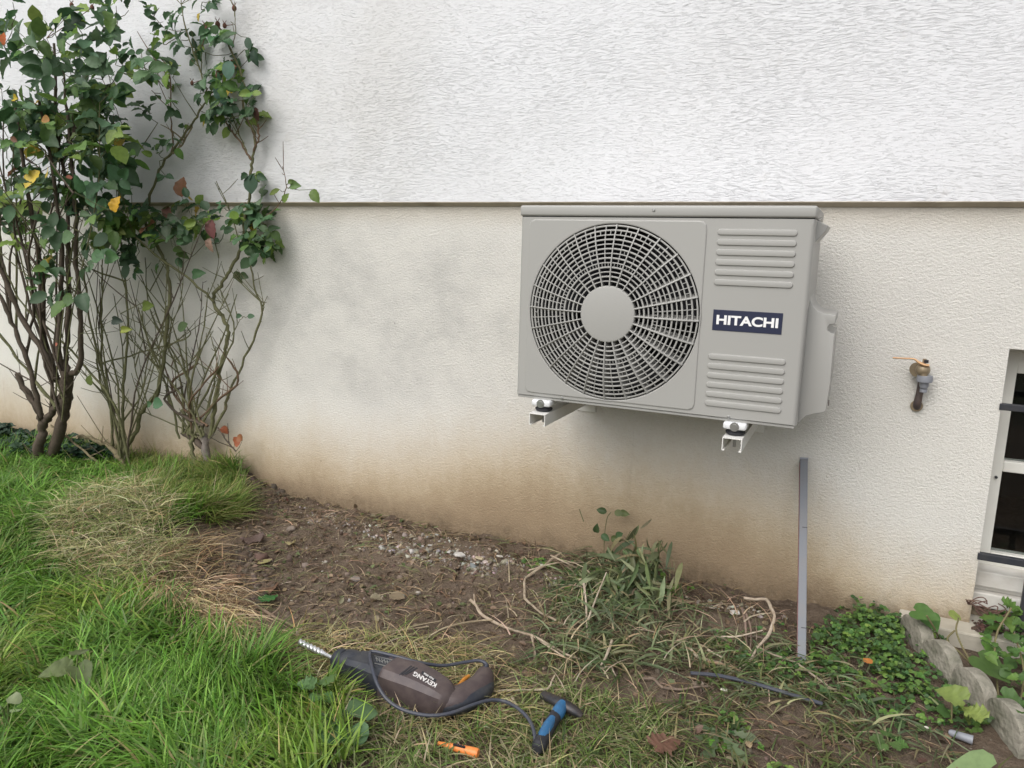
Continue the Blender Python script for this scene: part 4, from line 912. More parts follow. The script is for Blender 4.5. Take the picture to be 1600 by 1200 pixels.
fallen(360, 913, .06, (.23, .14, .09), 'brown leaf on the dark clods beside the hay', az=.4)
fallen(588, 940, .04, (.30, .25, .17), 'tan leaf in the middle of the bare soil')
fallen(470, 925, .04, (.33, .26, .18), 'small tan leaf between the fresh green leaf and the scrape', az=2.4)
fallen(1041, 1181, .065, (.19, .10, .07), 'red brown curled leaf at the lower edge of the photo', LOBED, .8, .03)
fallen(620, 938, .05, (.26, .2, .13), 'narrow tan leaf right of the middle of the bare soil', az=.2)
fallen(1352, 1060, .028, (.55, .2, .05), 'small orange leaf among the clover', h=.05)
fallen(395, 850, .07, (.15, .10, .085), 'dark brown broad leaf on the clods near the wall mound', LOBED, 2.6, .02)

# --- dead stems lying about
def stem_obj(px, r0, r1, label, extra=(), c_=(.42, .32, .21)):
    r0 *= 1.0; r1 *= 1.0; gl = sum(c_)/3; c_ = tuple(q*.75+gl*.3 for q in c_)
    P_ = []; rs = random.Random(len(label))
    for (u0, v0, h0), (u1, v1, h1) in zip(px[:-1], px[1:]):
        P_ += [(u0, v0, h0), ((u0+u1)/2+rs.uniform(-2.2, 2.2), (v0+v1)/2+rs.uniform(-1.5, 1.5), (h0+h1)/2+rs.uniform(-.002, .002))]
    P_.append(px[-1]); rad = np.linspace(r0, r1, len(P_))*np.array([rs.uniform(.8, 1.25) for _ in P_])
    b = MB(); b.tube([sg(u, v, h) for u, v, h in P_], rad, 7, sub=2)
    for e_ in extra: b.tube([sg(u, v, h) for u, v, h in e_], np.linspace(r1*1.1, r1*.6, len(e_)), 6)
    o_ = b.build('dead_stem', M['bark2'], smooth=True); col_attr(o_.data, np.array([c_]*len(o_.data.vertices))); tag(o_, label, 'dead stem', 'dead stems on the ground')
M['bark2'] = mat('dead_stem_skin', vcol=True, rough=.75, spec=.25, noise=(60, .6, (.2, .14, .09)), bump=(120, .001))
stem_obj([(735, 952, .03), (750, 968, .02), (790, 988, .015), (830, 1003, .02), (870, 1022, .015), (905, 1035, .01)], .0045, .0028, 'long pale dead stem crossing the soil behind the drill', [[(830, 1003, .02), (836, 1030, .015), (838, 1065, .005)], [(838, 1008, .02), (870, 1030, .02), (885, 1034, .01)], [(752, 968, .02), (742, 962, .04), (740, 952, .05)]])
stem_obj([(560, 1018, .008), (620, 1012, .012), (670, 1002, .015), (700, 987, .015), (745, 978, .015), (770, 975, .012)], .0038, .0028, 'pale straw stem bundle running up from the drill', [[(590, 1008, .01), (640, 988, .015), (690, 975, .01)], [(540, 1010, .01), (600, 995, .012), (670, 985, .012)]], (.36, .28, .15))
stem_obj([(372, 934, .012), (405, 955, .012), (430, 970, .01), (470, 990, .01), (520, 1008, .008)], .0042, .003, 'brown dead twig lying from the hay towards the drill bit', [[(415, 972, .01), (435, 962, .02), (440, 956, .03)]], (.24, .16, .1))
stem_obj([(876, 877, .03), (850, 893, .02), (828, 903, .01), (819, 918, .02), (820, 945, .02), (845, 965, .015), (885, 985, .01), (925, 1000, .006)], .0048, .003, 'bent pale stem looping left of the cut weeds', [[(826, 900, .02), (870, 895, .035), (915, 892, .03)], [(860, 890, .05), (880, 900, .05), (910, 905, .03)]], (.40, .31, .2))
stem_obj([(910, 955, .09), (915, 975, .05), (920, 1010, .01)], .0035, .003, 'forked pale twig standing in the cut weeds', [[(918, 988, .04), (930, 968, .07), (945, 942, .1)]], (.45, .36, .25))
stem_obj([(1160, 958, .05), (1195, 966, .06), (1208, 988, .05), (1198, 1010, .03), (1170, 1040, .01), (1130, 1062, .004), (1112, 1070, .003)], .0048, .003, 'hooked pale stem curving in front of the plaster lump', [[(1125, 1005, .02), (1150, 1010, .03), (1190, 1003, .035)]], (.46, .36, .25))
stem_obj([(1158, 965, .03), (1165, 1005, .02), (1167, 1050, .0)], .0035, .003, 'upright brown stem inside the hooked pale stem', [[(1163, 970, .03), (1172, 1000, .03), (1171, 1035, .0)]], (.22, .14, .1))
stem_obj([(1078, 1024, .02), (1090, 1035, .015), (1125, 1041, .01), (1150, 1050, .006)], .0042, .003, 'short kinked straw left of the hooked pale stem', [[(1105, 1026, .02), (1125, 1034, .015), (1130, 1030, .01)]], (.44, .36, .24))
stem_obj([(955, 1022, .04), (945, 1040, .02), (938, 1050, .01), (955, 1047, .01), (962, 1062, .01)], .0035, .002, 'small zigzag straw below the cut weeds', [], (.46, .37, .25))
stem_obj([(1003, 1067, .012), (1020, 1067, .012), (1035, 1080, .01), (1065, 1082, .008), (1105, 1077, .008)], .004, .0025, 'thin reddish stem left of the black rod', [], (.20, .14, .10))
stem_obj([(900, 1180, .01), (985, 1158, .012), (1035, 1120, .012), (1095, 1100, .01)], .003, .0018, 'long thin green stem across the foreground soil', [[(1035, 1120, .012), (1070, 1118, .01), (1100, 1102, .01)]], (.2, .21, .09))
stem_obj([(745, 1095, .02), (800, 1090, .02), (855, 1088, .02), (866, 1078, .04)], .0028, .002, 'thin straw pointing at the hammer head', [], (.42, .34, .22))
stem_obj([(800, 1100, .015), (815, 1118, .012), (826, 1128, .01)], .005, .004, 'thick short straw lying over the drill cord', [], (.48, .38, .24))
stem_obj([(1180, 1020, .02), (1240, 1045, .02), (1300, 1085, .015), (1345, 1110, .01)], .0028, .002, 'thin pale stem beside the foot of the level', [], (.34, .27, .18))
stem_obj([(330, 752, .02), (350, 748, .03), (410, 752, .02)], .003, .002, 'dry twig at the foot of the wall beside the tall grass', [], (.3, .22, .15))

# --- standing weeds
def weed(u, v, n, L_, h, cols, label, tpl=ROUND, spread=1., name='weed', wid=1., cat='weed', stemc=(.1, .15, .05)):
    p = sg(u, v); T_ = empty(name, tuple(p), label, cat)
    b = MB(); LP = []; LD = []; LN = []
    for k in range(n):
        a_ = 2*PI*k/n+random.uniform(-.4, .4); q = p+np.array([math.cos(a_)*L_*.6*spread, math.sin(a_)*L_*.6*spread, h*random.uniform(.5, 1)])
        b.tube([p, .5*(p+q)+np.array([0, 0, h*.25]), q], [.0022, .0015, .001], 5); LP.append(q); LD.append((math.cos(a_), math.sin(a_), random.uniform(-.3, .2))); LN.append((random.uniform(-.3, .3), random.uniform(-.5, 0), 1))
    s_ = b.build('stem', M['bark2'], T_, smooth=True); col_attr(s_.data, np.array([stemc]*len(s_.data.vertices)))
    V, F_, C = leaves(tpl, LP, LD, LN, np.array([L_*random.uniform(.75, 1.15) for _ in LP]), pick(len(LP), cols, [1]*len(cols), .12), np.full(len(LP), wid)); V -= 0
    link('foliage', np_mesh('foliage', V, F_, C), M['leaf'], T_); return T_
weed(540, 1150, 5, .055, .05, [(.08, .16, .06), (.10, .18, .08)], 'broad mallow like leaves in front of the drill chuck', ROUND, .5, wid=1.2)
weed(122, 1085, 3, .06, .10, [(.12, .17, .07), (.15, .19, .08)], 'pale broad leaves sticking out of the lawn', HEART, .4)
weed(1124, 1148, 11, .095, .01, [(.10, .15, .07), (.13, .18, .09)], 'flat rosette of toothed leaves on the foreground soil', TOOTH, .15, wid=1.3)
weed(1122, 1170, 6, .02, .02, [(.12, .27, .04)], 'tiny bright green seedling below the flat rosette', ROUND, .6)
weed(15, 1160, 3, .03, .12, [(.28, .34, .18)], 'pale small leaves in the lawn at the left edge', ROUND, .5)
weed(500, 1110, 4, .04, .07, [(.10, .19, .06)], 'leafy weed in the lawn left of the orange marker', LOBED, .5)
weed(660, 1112, 3, .022, .03, [(.10, .21, .08)], 'single small round leaves under the drill cord', ROUND, .5)
weed(1388, 1170, 6, .03, .03, [(.11, .2, .05), (.08, .15, .04)], 'small leafy weed left of the grey plastic tube', LOBED, .8)
def vine(label, stems, lv, name='vine'):
    """stems: list of [(u,v,h above ground)], lv: (u,v,h,len,azimuth,tpl,colour)"""
    p = ag(stems[0][0][0], stems[0][0][1]); T_ = empty(name, tuple(p), label, 'vine', None); b = MB()
    for s_ in stems: b.tube([ag(u, v, h) for u, v, h in s_], [.0025]*len(s_), 6)
    o_ = b.build('stem', M['bark2'], T_, smooth=True); col_attr(o_.data, np.array([(.16, .15, .07)]*len(o_.data.vertices)))
    parts = []
    for u, v, h, L_, az, tp, c_ in lv:
        q = ag(u, v, h); d_ = np.array([math.cos(az), math.sin(az), random.uniform(-.35, .1)])
        parts.append(leaves(tp, [q-d_*L_/2], [d_], [(random.uniform(-.3, .1), random.uniform(-.7, -.3), 1)], [L_], pick(1, [c_], [1], .1)))
    V, F_, C = merge(parts); link('foliage', np_mesh('foliage', V, F_, C), M['leaf'], T_); return T_
GB, GM, GY = (.13, .24, .05), (.08, .16, .04), (.24, .30, .08)
lv = []
for k in range(190):
    t = RNG.random(); u = RNG.uniform(1538, 1660); v = 935+230*((u-1500)/110)*.75*t+RNG.uniform(-5, 30); lv.append((u, v, RNG.uniform(.02, .11), RNG.uniform(.016, .034), RNG.uniform(0, 6.28), [HEART, LOBED, ROUND][k % 3], [GB, GM, GM][k % 3]))
lv += [(1556, 1048, .06, .085, -.7, HEART, GM), (1585, 948, .12, .055, 0.2, LOBED, GB), (1545, 965, .10, .045, 2., LOBED, GB), (1578, 975, .1, .05, -1.4, HEART, GB), (1590, 1100, .06, .06, -.4, HEART, GM)]
vine('leafy green vine spilling over the path at the right edge of the photo', [[(1560, 1090, .01), (1555, 1000, .08), (1580, 950, .14)], [(1590, 1120, .01), (1600, 1050, .06), (1585, 990, .1)], [(1560, 1090, .01), (1520, 1040, .05), (1495, 990, .08), (1498, 965, .12)], [(1530, 1050, .03), (1500, 1020, .05), (1480, 1000, .07), (1492, 985, .1)]], lv)
vine('broad dark green leaf hanging over the first edging stone', [[(1470, 1005, .0), (1462, 985, .08), (1448, 962, .13)]], [(1450, 961, .12, .065, -.55, HEART, GM), (1458, 975, .09, .06, -1.2, HEART, GM), (1492, 962, .10, .035, .5, ROUND, GY)])
vine('pale hole eaten leaf on a stalk in front of the edging stones', [[(1486, 1130, .0), (1487, 1100, .03), (1480, 1080, .06)]], [(1481, 1082, .07, .065, 2.6, HEART, GY), (1520, 1112, .05, .055, 2.4, LOBED, GY), (1475, 1112, .02, .035, .5, ROUND, GM)])
vine('large pale leaf at the bottom right edge of the photo', [[(1540, 1225, .0), (1510, 1210, .03), (1495, 1200, .05)]], [(1512, 1200, .04, .085, -2.9, HEART, (.22, .30, .12))])
# dry brown tendrils in the window recess
M['rootc'] = M['bark2']; b = MB()
for k in range(9):
    c0 = aw(1528+k*4, 942+k*3, -.02-.01*(k % 3)); r_ = .018+.008*(k % 4)
    b.tube([c0+np.array([r_*math.cos(t)*1.2, r_*math.sin(t)*.5, .012*math.sin(t*1.5+k)+.004]) for t in np.linspace(k, k+4.2, 12)], .0016, 5)
o = b.build('dry_tendrils', M['bark2'], smooth=True); col_attr(o.data, np.array([(.10, .05, .045)]*len(o.data.vertices))); tag(o, 'tangle of dry brown tendrils on the path under the window', 'dry tendrils')
P = np.stack([RNG.uniform(1.29, 1.9, 420), RNG.uniform(-.055, .033, 420), np.full(420, -.601)], 1); rock_obj('leaf_litter', [rocks(P, RNG.gamma(2, .004, 420)+.002, pick(420, [(.10, .055, .045), (.06, .04, .035), (.16, .11, .08)], [.5, .3, .2]))], 'dark leaf litter under the window sill', 'leaf litter')
# slender sprigs against the wall above the cut weeds
b = MB(); sp = [[(945, 905), (944, 850), (948, 812), (955, 800)], [(950, 900), (975, 850), (985, 830)], [(1025, 895), (1030, 865), (1036, 845)], [(912, 815), (905, 795)]]
T_ = empty('wall_sprig', tuple(aw(945, 905, -.03)), 'thin leafy sprigs rising against the stained wall above the cut weeds', 'weed')
for s_ in sp: b.tube([aw(u, v, -.04) for u, v in s_], .0016, 5)
o = b.build('stem', M['bark2'], T_, smooth=True); col_attr(o.data, np.array([(.10, .12, .05)]*len(o.data.vertices)))
pl = [(940, 835, -.6), (955, 842, .5), (962, 838, .9), (948, 860, -.5), (975, 862, .4), (960, 800, .1), (968, 801, .2), (985, 868, .6), (948, 800, 2.8), (932, 832, 1.5)]
V, F_, C = leaves(OVAL, [aw(u, v, -.045) for u, v, a_ in pl], [(math.cos(a_), -.3, math.sin(a_)*.6) for u, v, a_ in pl], [(.1, -1, .5)]*len(pl), [.035]*len(pl), pick(len(pl), [(.05, .09, .035), (.10, .13, .05)], [1, 1])); link('foliage', np_mesh('foliage', V, F_, C), M['leaf'], T_)

# ------------------------------------------------------------------ roses
RC = [(.05, .105, .045), (.075, .145, .07), (.115, .195, .105), (.11, .20, .05), (.22, .32, .07), (.50, .38, .06), (.25, .11, .07)]
def rose(name, label, y, canes, clusters, rnd, singles, hips, leafp=(.25, .24, .18, .17, .13, .017, .013), twigs=6, base=None, lsz=(.032, .062), cross=34, xmax=9):
    """canes: (pixel polyline, r0, r1, y0, y1, bark colour)"""
    rs = random.Random(rnd); T_ = empty(name, tuple(base), label, 'rose bush')
    bs = {}; nodes = []; own = []
    cur = [0]
    def add(P_, r_, c_):
        b_ = bs.setdefault((c_, 0 if c_ == 'tw' else cur[0]), MB()); b_.tube(P_, r_, 7 if max(r_) > .004 else 5, smooth=False)
    for pl_, r0, r1, ya, yb, c_ in canes:
        cur[0] += 1; nod0 = len(nodes); n_ = len(pl_); P_ = np.array([aw(u, v, ya+(yb-ya)*i/(n_-1)) for i, (u, v) in enumerate(pl_)]); P_, R_ = catmull(P_, np.linspace(r0, r1, n_), 5)
        wob = np.array([[rs.gauss(0, 1), rs.gauss(0, 1), rs.gauss(0, 1)] for _ in P_])*np.minimum(.003, R_*.45)[:, None]; P_ = P_+wob; P_[0] -= wob[0]
        R_ = R_*(1+np.array([rs.gauss(0, .09) for _ in R_])); add(P_, R_, c_); nodes += [tuple(p_) for p_ in P_[len(P_)//5:]]
        for k in range(int(twigs*rs.uniform(.6, 1.4))):      # short side twigs and thorns
            i = rs.randrange(len(P_)//3, len(P_)); d_ = norm(np.array([rs.gauss(0, .8), rs.gauss(-.2, .5), rs.uniform(.1, 1.2)])); L_ = rs.choice([.012, .02, .05, .09, .14])
            q = P_[i]; add(np.array([q, q+d_*L_*.5+np.array([0, 0, L_*.05]), q+d_*L_+np.array([0, 0, L_*.18])]), [min(R_[i]*.6, .0022), .0016, .001], c_)
            if L_ > .04: nodes.append(tuple(q+d_*L_+np.array([0, 0, L_*.18])))
        own += [(cur[0], c_)]*(len(nodes)-nod0)
    for k in range(cross):          # criss-cross side canes that leave the main ones
        ki = rs.randrange(len(nodes)); q = np.array(nodes[ki]); ang = rs.gauss(0, .75); L_ = rs.uniform(.08, .30); d_ = np.array([math.sin(ang), rs.gauss(0, .22), math.cos(ang)]); bd = np.array([rs.gauss(0, .06), rs.gauss(0, .03), .03])
        P_ = np.array([q, q+d_*L_*.35+bd*.6, q+d_*L_*.7+bd, q+d_*L_+bd*1.2]); P_, R_ = catmull(P_, np.linspace(.0030, .0013, 4)*rs.uniform(.7, 1.2), 4)
        if P_[-1][0] > xmax: continue
        cur[0] = own[ki][0]
        add(P_, R_, own[ki][1]); nodes += [tuple(p_) for p_ in P_[4:]]; own += [own[ki]]*len(P_[4:])
    nodes = np.array(nodes); LP = []; LD = []; TW = []
    pts = []
    for (u, v, ru, rv, n_, ya, yb) in clusters:
        for _ in range(n_):
            while True:
                a_, c_ = rs.uniform(-1, 1), rs.uniform(-1, 1)
                if a_*a_+c_*c_ < 1: break
            pts.append(aw(u+a_*ru, v+c_*rv, rs.uniform(ya, yb)))
    pts = np.array(pts); D_ = np.linalg.norm(pts[:, None]-nodes[None], axis=2); best = D_.min(1); par = nodes[D_.argmin(1)].copy(); alive = np.ones(len(pts), bool)
    gc_ = canes[0][5] if len(canes[0]) > 5 else 'g'
    while alive.any():
        i = int(np.argmin(np.where(alive, best, 9e9))); alive[i] = False; p_ = pts[i]; q = par[i]; d_ = p_-q; L_ = np.linalg.norm(d_)
        if L_ < .3:
            m_ = .5*(p_+q)+np.array([rs.gauss(0, .1), rs.gauss(0, .1), -.08])*L_; add(np.array([q, m_, p_]), [.0017, .0014, .0011], 'tw'); LP.append(p_); LD.append(d_/(L_+1e-9))
            dd = np.linalg.norm(pts-p_, axis=1); up = alive & (dd < best); best[up] = dd[up]; par[up] = p_
    P_ = np.array(LP); D_ = np.array(LD); n_ = len(P_); parts = []
    ax_ = norm(D_*.7+np.stack([RNG.normal(0, .5, n_), RNG.normal(-.35, .4, n_), RNG.normal(.0, .45, n_)], 1)); Nn = norm(np.stack([RNG.normal(0, .45, n_), RNG.normal(-.75, .35, n_), RNG.normal(.75, .4, n_)], 1))
    sd_ = norm(np.cross(Nn, ax_)); cc = pick(n_, RC, leafp, .16); sz = RNG.uniform(*lsz, n_); rach = sz*.9
    for k, (off, sgn) in enumerate(((1., 0), (.62, 1), (.62, -1), (.12, 1), (.12, -1))):
        dd = ax_ if sgn == 0 else norm(ax_*.35+sd_*sgn); q = P_+ax_*(rach*off)[:, None]; msk = RNG.random(n_) < (.95, .8, .8, .45, .45)[k]
        nn = norm(Nn+RNG.normal(0, .3, (n_, 3))); c2 = np.where(RNG.random((n_, 1)) < .15, pick(n_, RC, leafp, .16), cc)
        if msk.sum(): parts.append(leaves(OVAL, q[msk], (dd+RNG.normal(0, .15, (n_, 3))+np.array([0, 0, -.15]))[msk], nn[msk], (sz*RNG.uniform(.75, 1.15, n_))[msk], c2[msk], RNG.uniform(.85, 1.15, msk.sum())))
    for u, v, yy, L_, ang, c_, wd_ in singles:
        q = aw(u, v, yy); d_ = np.array([math.cos(ang), -.1, math.sin(ang)]); parts.append(leaves(OVAL, [q-d_*L_/2], [d_], [(.05, -1, .25)], [L_], [c_], [wd_]))
        j = nodes[np.linalg.norm(nodes-(q-d_*L_/2), axis=1).argmin()]
        if np.linalg.norm(j-q) < .25: add(np.array([j, .5*(j+q-d_*L_/2)+np.array([0, 0, -.006]), q-d_*L_/2]), [.0014, .0012, .001], 'tw')
    V, F_, C = merge(parts); link('foliage', np_mesh('foliage', V, F_, C), M['leaf'], T_)
    CB = {'dark': (.10, .078, .06), 'green': (.15, .15, .075), 'grey': (.22, .19, .17), 'pale': (.24, .20, .12), 'red': (.17, .11, .07), 'tw': (.10, .11, .05)}
    nm = {'dark': 'branch', 'green': 'cane', 'grey': 'stump', 'pale': 'dead_cane', 'red': 'cane', 'tw': 'twigs'}
    for (c_, i_), b_ in bs.items():
        o_ = b_.build(nm[c_], M['bark'], T_, smooth=True, auto=70); col_attr(o_.data, np.array([CB[c_]]*len(o_.data.vertices)))
        if c_ == 'tw': o_['kind'] = 'stuff'
    for u, v, yy, s_ in hips:
        q = aw(u, v, yy); j = nodes[np.linalg.norm(nodes-q, axis=1).argmin()]; b_ = MB(); b_.ball(q, s_, (1, 1, 1.3), 10)
        for k in range(4): b_.tube([q+np.array([0, 0, s_]), q+np.array([s_*1.3*math.cos(k*1.6), s_*1.3*math.sin(k*1.6), s_*2.4])], [.0014, .0006], 4, smooth=False)
        if np.linalg.norm(j-q) < .35: b_.tube([j, .5*(j+q)+np.array([.004, 0, .0]), q], [.0016, .0014, .0014], 5)
        o_ = b_.build('rose_hip', M['bark'], T_, smooth=True); col_attr(o_.data, np.array([(.15, .07, .05)]*len(o_.data.vertices)))
    return T_
rr = random.Random(21)
def fan_canes(bx, by, n_, ex, ey, ya, yb, r=(.0045, .0022), c_='green', bw=12, side=0):
    out = []
    for k in range(n_):
        b0 = (bx+rr.uniform(-bw, bw), by+rr.uniform(-6, 4)); e0 = (rr.uniform(*ex), rr.uniform(*ey)); cx_ = b0[0]+(e0[0]-b0[0])*rr.uniform(.2, .5); bow = rr.gauss(0, 22); m1 = (b0[0]+(cx_-b0[0])*.7+bow*.7, b0[1]+(e0[1]-b0[1])*.33+rr.uniform(-8, 8)); m2 = (b0[0]+(e0[0]-b0[0])*.68+bow, b0[1]+(e0[1]-b0[1])*.68)
        kk = rr.uniform(.6, 1.15); out.append(([b0, m1, m2, e0], r[0]*kk, r[1]*kk, ya+rr.uniform(-.02, .02), yb+rr.uniform(-.12, .06), c_ if rr.random() < .8 else 'dark'))
    return out
Y = -.30
canesA = [([(50, 752), (57, 715), (63, 687), (68, 660)], .026, .019, Y, Y, 'dark'), ([(68, 662), (60, 643), (43, 615), (27, 586)], .016, .013, Y, Y-.03, 'dark'),
  ([(66, 664), (60, 630), (45, 570), (22, 513), (3, 465), (-15, 430)], .012, .007, Y, Y-.08, 'dark'), ([(67, 662), (78, 648), (93, 627), (102, 600)], .016, .014, Y, Y+.02, 'dark'),
  ([(62, 750), (72, 728), (85, 700), (95, 665), (101, 630), (104, 605), (107, 580)], .024, .026, Y+.05, Y+.02, 'dark'),
  ([(107, 585), (122, 577), (126, 530), (122, 463), (119, 400), (118, 320), (110, 220), (98, 115)], .013, .005, Y+.02, Y-.05, 'dark'),
  ([(105, 582), (103, 560), (107, 513), (107, 447), (107, 380), (103, 290), (88, 180), (85, 70)], .014, .005, Y+.02, Y+.05, 'dark'),
  ([(103, 585), (92, 560), (95, 480), (97, 393), (82, 270), (60, 140)], .015, .005, Y+.02, Y-.08, 'dark'),
  ([(99, 600), (87, 590), (67, 547), (35, 500), (10, 440), (-10, 380)], .015, .008, Y+.02, Y-.1, 'dark'),
  ([(90, 595), (76, 575), (67, 527), (68, 447), (60, 390), (42, 300), (20, 150)], .016, .006, Y+.02, Y-.05, 'dark'),
  ([(87, 636), (40, 577), (0, 523), (-20, 500)], .007, .005, Y, Y-.1, 'green'), ([(18, 500), (14, 420), (28, 340), (40, 260)], .005, .003, Y, Y, 'dark'), ([(40, 560), (52, 480), (45, 400), (60, 330)], .006, .004, Y, Y-.1, 'dark'),
  ([(207, 745), (190, 670), (172, 620), (133, 573), (93, 530), (37, 477), (5, 420)], .006, .0035, Y+.12, Y-.02, 'green')]
def off_canes(src, n_, ex, ey, r, ya, yb, c_='dark', tmin=.3):
    out = []
    for k in range(n_):
        pl_ = rr.choice(src)[0]; P_, _q = catmull(np.array([(p_[0], p_[1]) for p_ in pl_], float), np.zeros(len(pl_)), 6); b0 = P_[int(len(P_)*rr.uniform(tmin, .85))]; e0 = (b0[0]+rr.gauss(0, 60), rr.uniform(*ey)); e0 = (min(max(e0[0], ex[0]), ex[1]), min(e0[1], b0[1]-60))
        m1 = (b0[0]+(e0[0]-b0[0])*rr.uniform(.2, .7), b0[1]+(e0[1]-b0[1])*.35); m2 = (b0[0]+(e0[0]-b0[0])*rr.uniform(.6, 1.05), b0[1]+(e0[1]-b0[1])*.7); kk = rr.uniform(.6, 1.2)
        out.append(([tuple(b0), m1, m2, e0], r[0]*kk, r[1]*kk, ya, yb+rr.uniform(-.1, .1), c_ if rr.random() < .6 else 'green'))
    return out
canesA += off_canes(canesA[2:10], 22, (-10, 200), (120, 400), (.0055, .0025), Y, Y)
clA = [(95, 130, 105, 75, 48, Y-.16, Y+.12), (60, 210, 75, 85, 48, Y-.16, Y+.1), (160, 170, 33, 75, 31, Y-.1, Y+.15), (142, 260, 52, 80, 49, Y-.1, Y+.15), (40, 305, 55, 45, 20, Y-.1, Y+.1), (100, 340, 100, 45, 21, Y-.1, Y+.1), (190, 15, 14, 18, 4, Y, Y+.1),
  (175, 60, 20, 40, 8, Y, Y+.1), (20, 60, 30, 70, 9, Y-.1, Y), (110, 55, 35, 30, 9, Y-.1, Y), (90, 420, 90, 45, 12, Y-.1, Y+.05), (225, 105, 16, 22, 5, Y, Y+.05), (170, 330, 50, 40, 13, Y, Y+.15), (-40, 200, 40, 150, 25, Y-.1, Y+.1)]
sA = [(180, 319, Y-.12, .062, 1.3, (.62, .36, .03), 1.3), (70, 187, Y-.12, .05, 3., (.45, .24, .08), 1.1), (22, 153, Y-.12, .045, 3., (.55, .42, .04), 1.), (50, 234, Y-.12, .06, .1, (.42, .28, .04), .9), (5, 60, Y-.1, .05, 1.4, (.55, .14, .04), 1.3), (107, 278, Y-.1, .05, .05, (.30, .10, .07), .7), (140, 594, Y-.1, .045, 1.5, (.12, .16, .04), 1.4), (181, 501, Y, .05, .0, (.04, .06, .045), 1.1),
  (70, 416, Y-.1, .06, 1.4, (.12, .22, .10), 1.6), (150, 400, Y-.1, .06, 2.9, (.09, .19, .08), 1.4), (172, 402, Y-.1, .06, .1, (.10, .21, .08), 1.4), (105, 470, Y-.12, .075, .1, (.11, .18, .07), 1.), (195, 515, Y-.05, .05, .2, (.28, .32, .06), .9), (88, 538, Y-.1, .018, .5, (.5, .16, .1), 1.2), (105, 370, Y-.12, .07, .2, (.13, .22, .1), 1.2)]
rose('rose_bush', 'large rose bush on two thick dark trunks at the left edge', Y, canesA, clA, 5, sA, [(112, 8, Y, .008), (144, 12, Y, .008)], base=aw(60, 750, Y), twigs=7, lsz=(.040, .082), xmax=aw(215, 300, -.2)[0])
Y = -.13
canesB = [([(203, 745), (190, 720), (173, 700), (150, 688), (123, 682)], .013, .008, Y, Y-.05, 'pale'), ([(167, 735), (140, 712), (113, 690), (80, 663)], .0055, .004, Y-.05, Y-.1, 'pale'), ([(195, 743), (180, 728), (168, 722)], .017, .012, Y, Y, 'grey'),
  ([(200, 745), (193, 707), (192, 650), (193, 593), (200, 520), (196, 440), (190, 380)], .008, .004, Y, Y, 'green'), ([(193, 707), (213, 673), (223, 643), (247, 610), (254, 567), (262, 500), (264, 440), (257, 407), (232, 360)], .011, .007, Y, Y+.03, 'green'),
  ([(177, 697), (173, 633), (160, 580), (140, 500), (130, 420)], .006, .004, Y, Y-.05, 'green'), ([(195, 705), (180, 650), (158, 600), (150, 560)], .007, .003, Y, Y, 'green')]
canesB += fan_canes(190, 712, 10, (90, 320), (350, 580), Y, Y, (.0052, .002), 'green', 14) + off_canes(canesB[3:7], 11, (100, 340), (340, 540), (.0042, .0018), Y, Y, 'green', .1)
canesB += [([(232, 370), (229, 327), (250, 267), (267, 240), (297, 197), (312, 173), (330, 147), (345, 120)], .0065, .003, Y+.03, Y+.03, 'green'), ([(268, 238), (270, 220), (267, 183), (265, 113), (250, 90)], .0035, .002, Y+.03, Y, 'red'),
  ([(270, 240), (285, 225), (300, 198)], .004, .003, Y+.03, Y+.03, 'pale'), ([(325, 150), (320, 133), (303, 83), (287, 33), (282, -10)], .0035, .002, Y+.03, Y, 'green'), ([(160, 310), (190, 350), (240, 395), (300, 440), (333, 470)], .004, .005, Y-.1, Y+.05, 'green'), ([(255, 135), (235, 112), (215, 100)], .002, .002, Y, Y, 'green')]
clB = [(285, 345, 52, 22, 23, Y-.06, Y+.08), (245, 375, 60, 32, 20, Y-.06, Y+.08), (268, 170, 26, 50, 7, Y-.03, Y+.08), (295, 110, 32, 45, 5, Y-.03, Y+.08), (275, 55, 22, 35, 7, Y-.03, Y+.08), (325, 150, 25, 38, 8, Y-.03, Y+.08), (255, 250, 14, 35, 5, Y, Y+.05), (235, 105, 18, 16, 4, Y, Y+.05), (320, 10, 35, 18, 5, Y, Y+.08), (235, 165, 18, 18, 3, Y, Y+.05), (200, 400, 70, 40, 10, Y-.05, Y), (210, 345, 30, 30, 11, Y, Y+.08), (250, 13, 20, 15, 2, Y, Y+.05)]
sB = [(283, 292, Y-.02, .078, 1.5, (.21, .10, .055), 1.35), (262, 333, Y-.02, .06, -1.5, (.26, .13, .11), 1.3), (330, 358, Y-.05, .075, -1.6, (.22, .09, .09), 1.1), (328, 383, Y-.05, .055, -1.6, (.42, .28, .22), 1.), (246, 630, Y-.05, .055, -.1, (.09, .20, .10), 1.4), (229, 478, Y, .055, .2, (.22, .30, .06), 1.3), (285, 510, Y, .07, .4, (.12, .18, .08), .9), (232, 632, Y-.05, .04, 3.4, (.10, .19, .09), 1.1), (240, 84, Y-.02, .045, 3.1, (.38, .18, .06), .7), (270, 365, Y-.03, .05, 1., (.10, .17, .06), 1.1), (192, 350, Y, .06, 1.4, (.22, .12, .06), 1.)]
rose('rose_bush', 'tangled middle rose bush with many thin green canes and one tall stem', Y, canesB, clB, 6, sB, [(300, 130, Y, .007), (322, 45, Y, .008), (340, 118, Y, .008)], base=aw(200, 745, Y), twigs=6, lsz=(.030, .060), xmax=aw(330, 400)[0])
Y = -.07
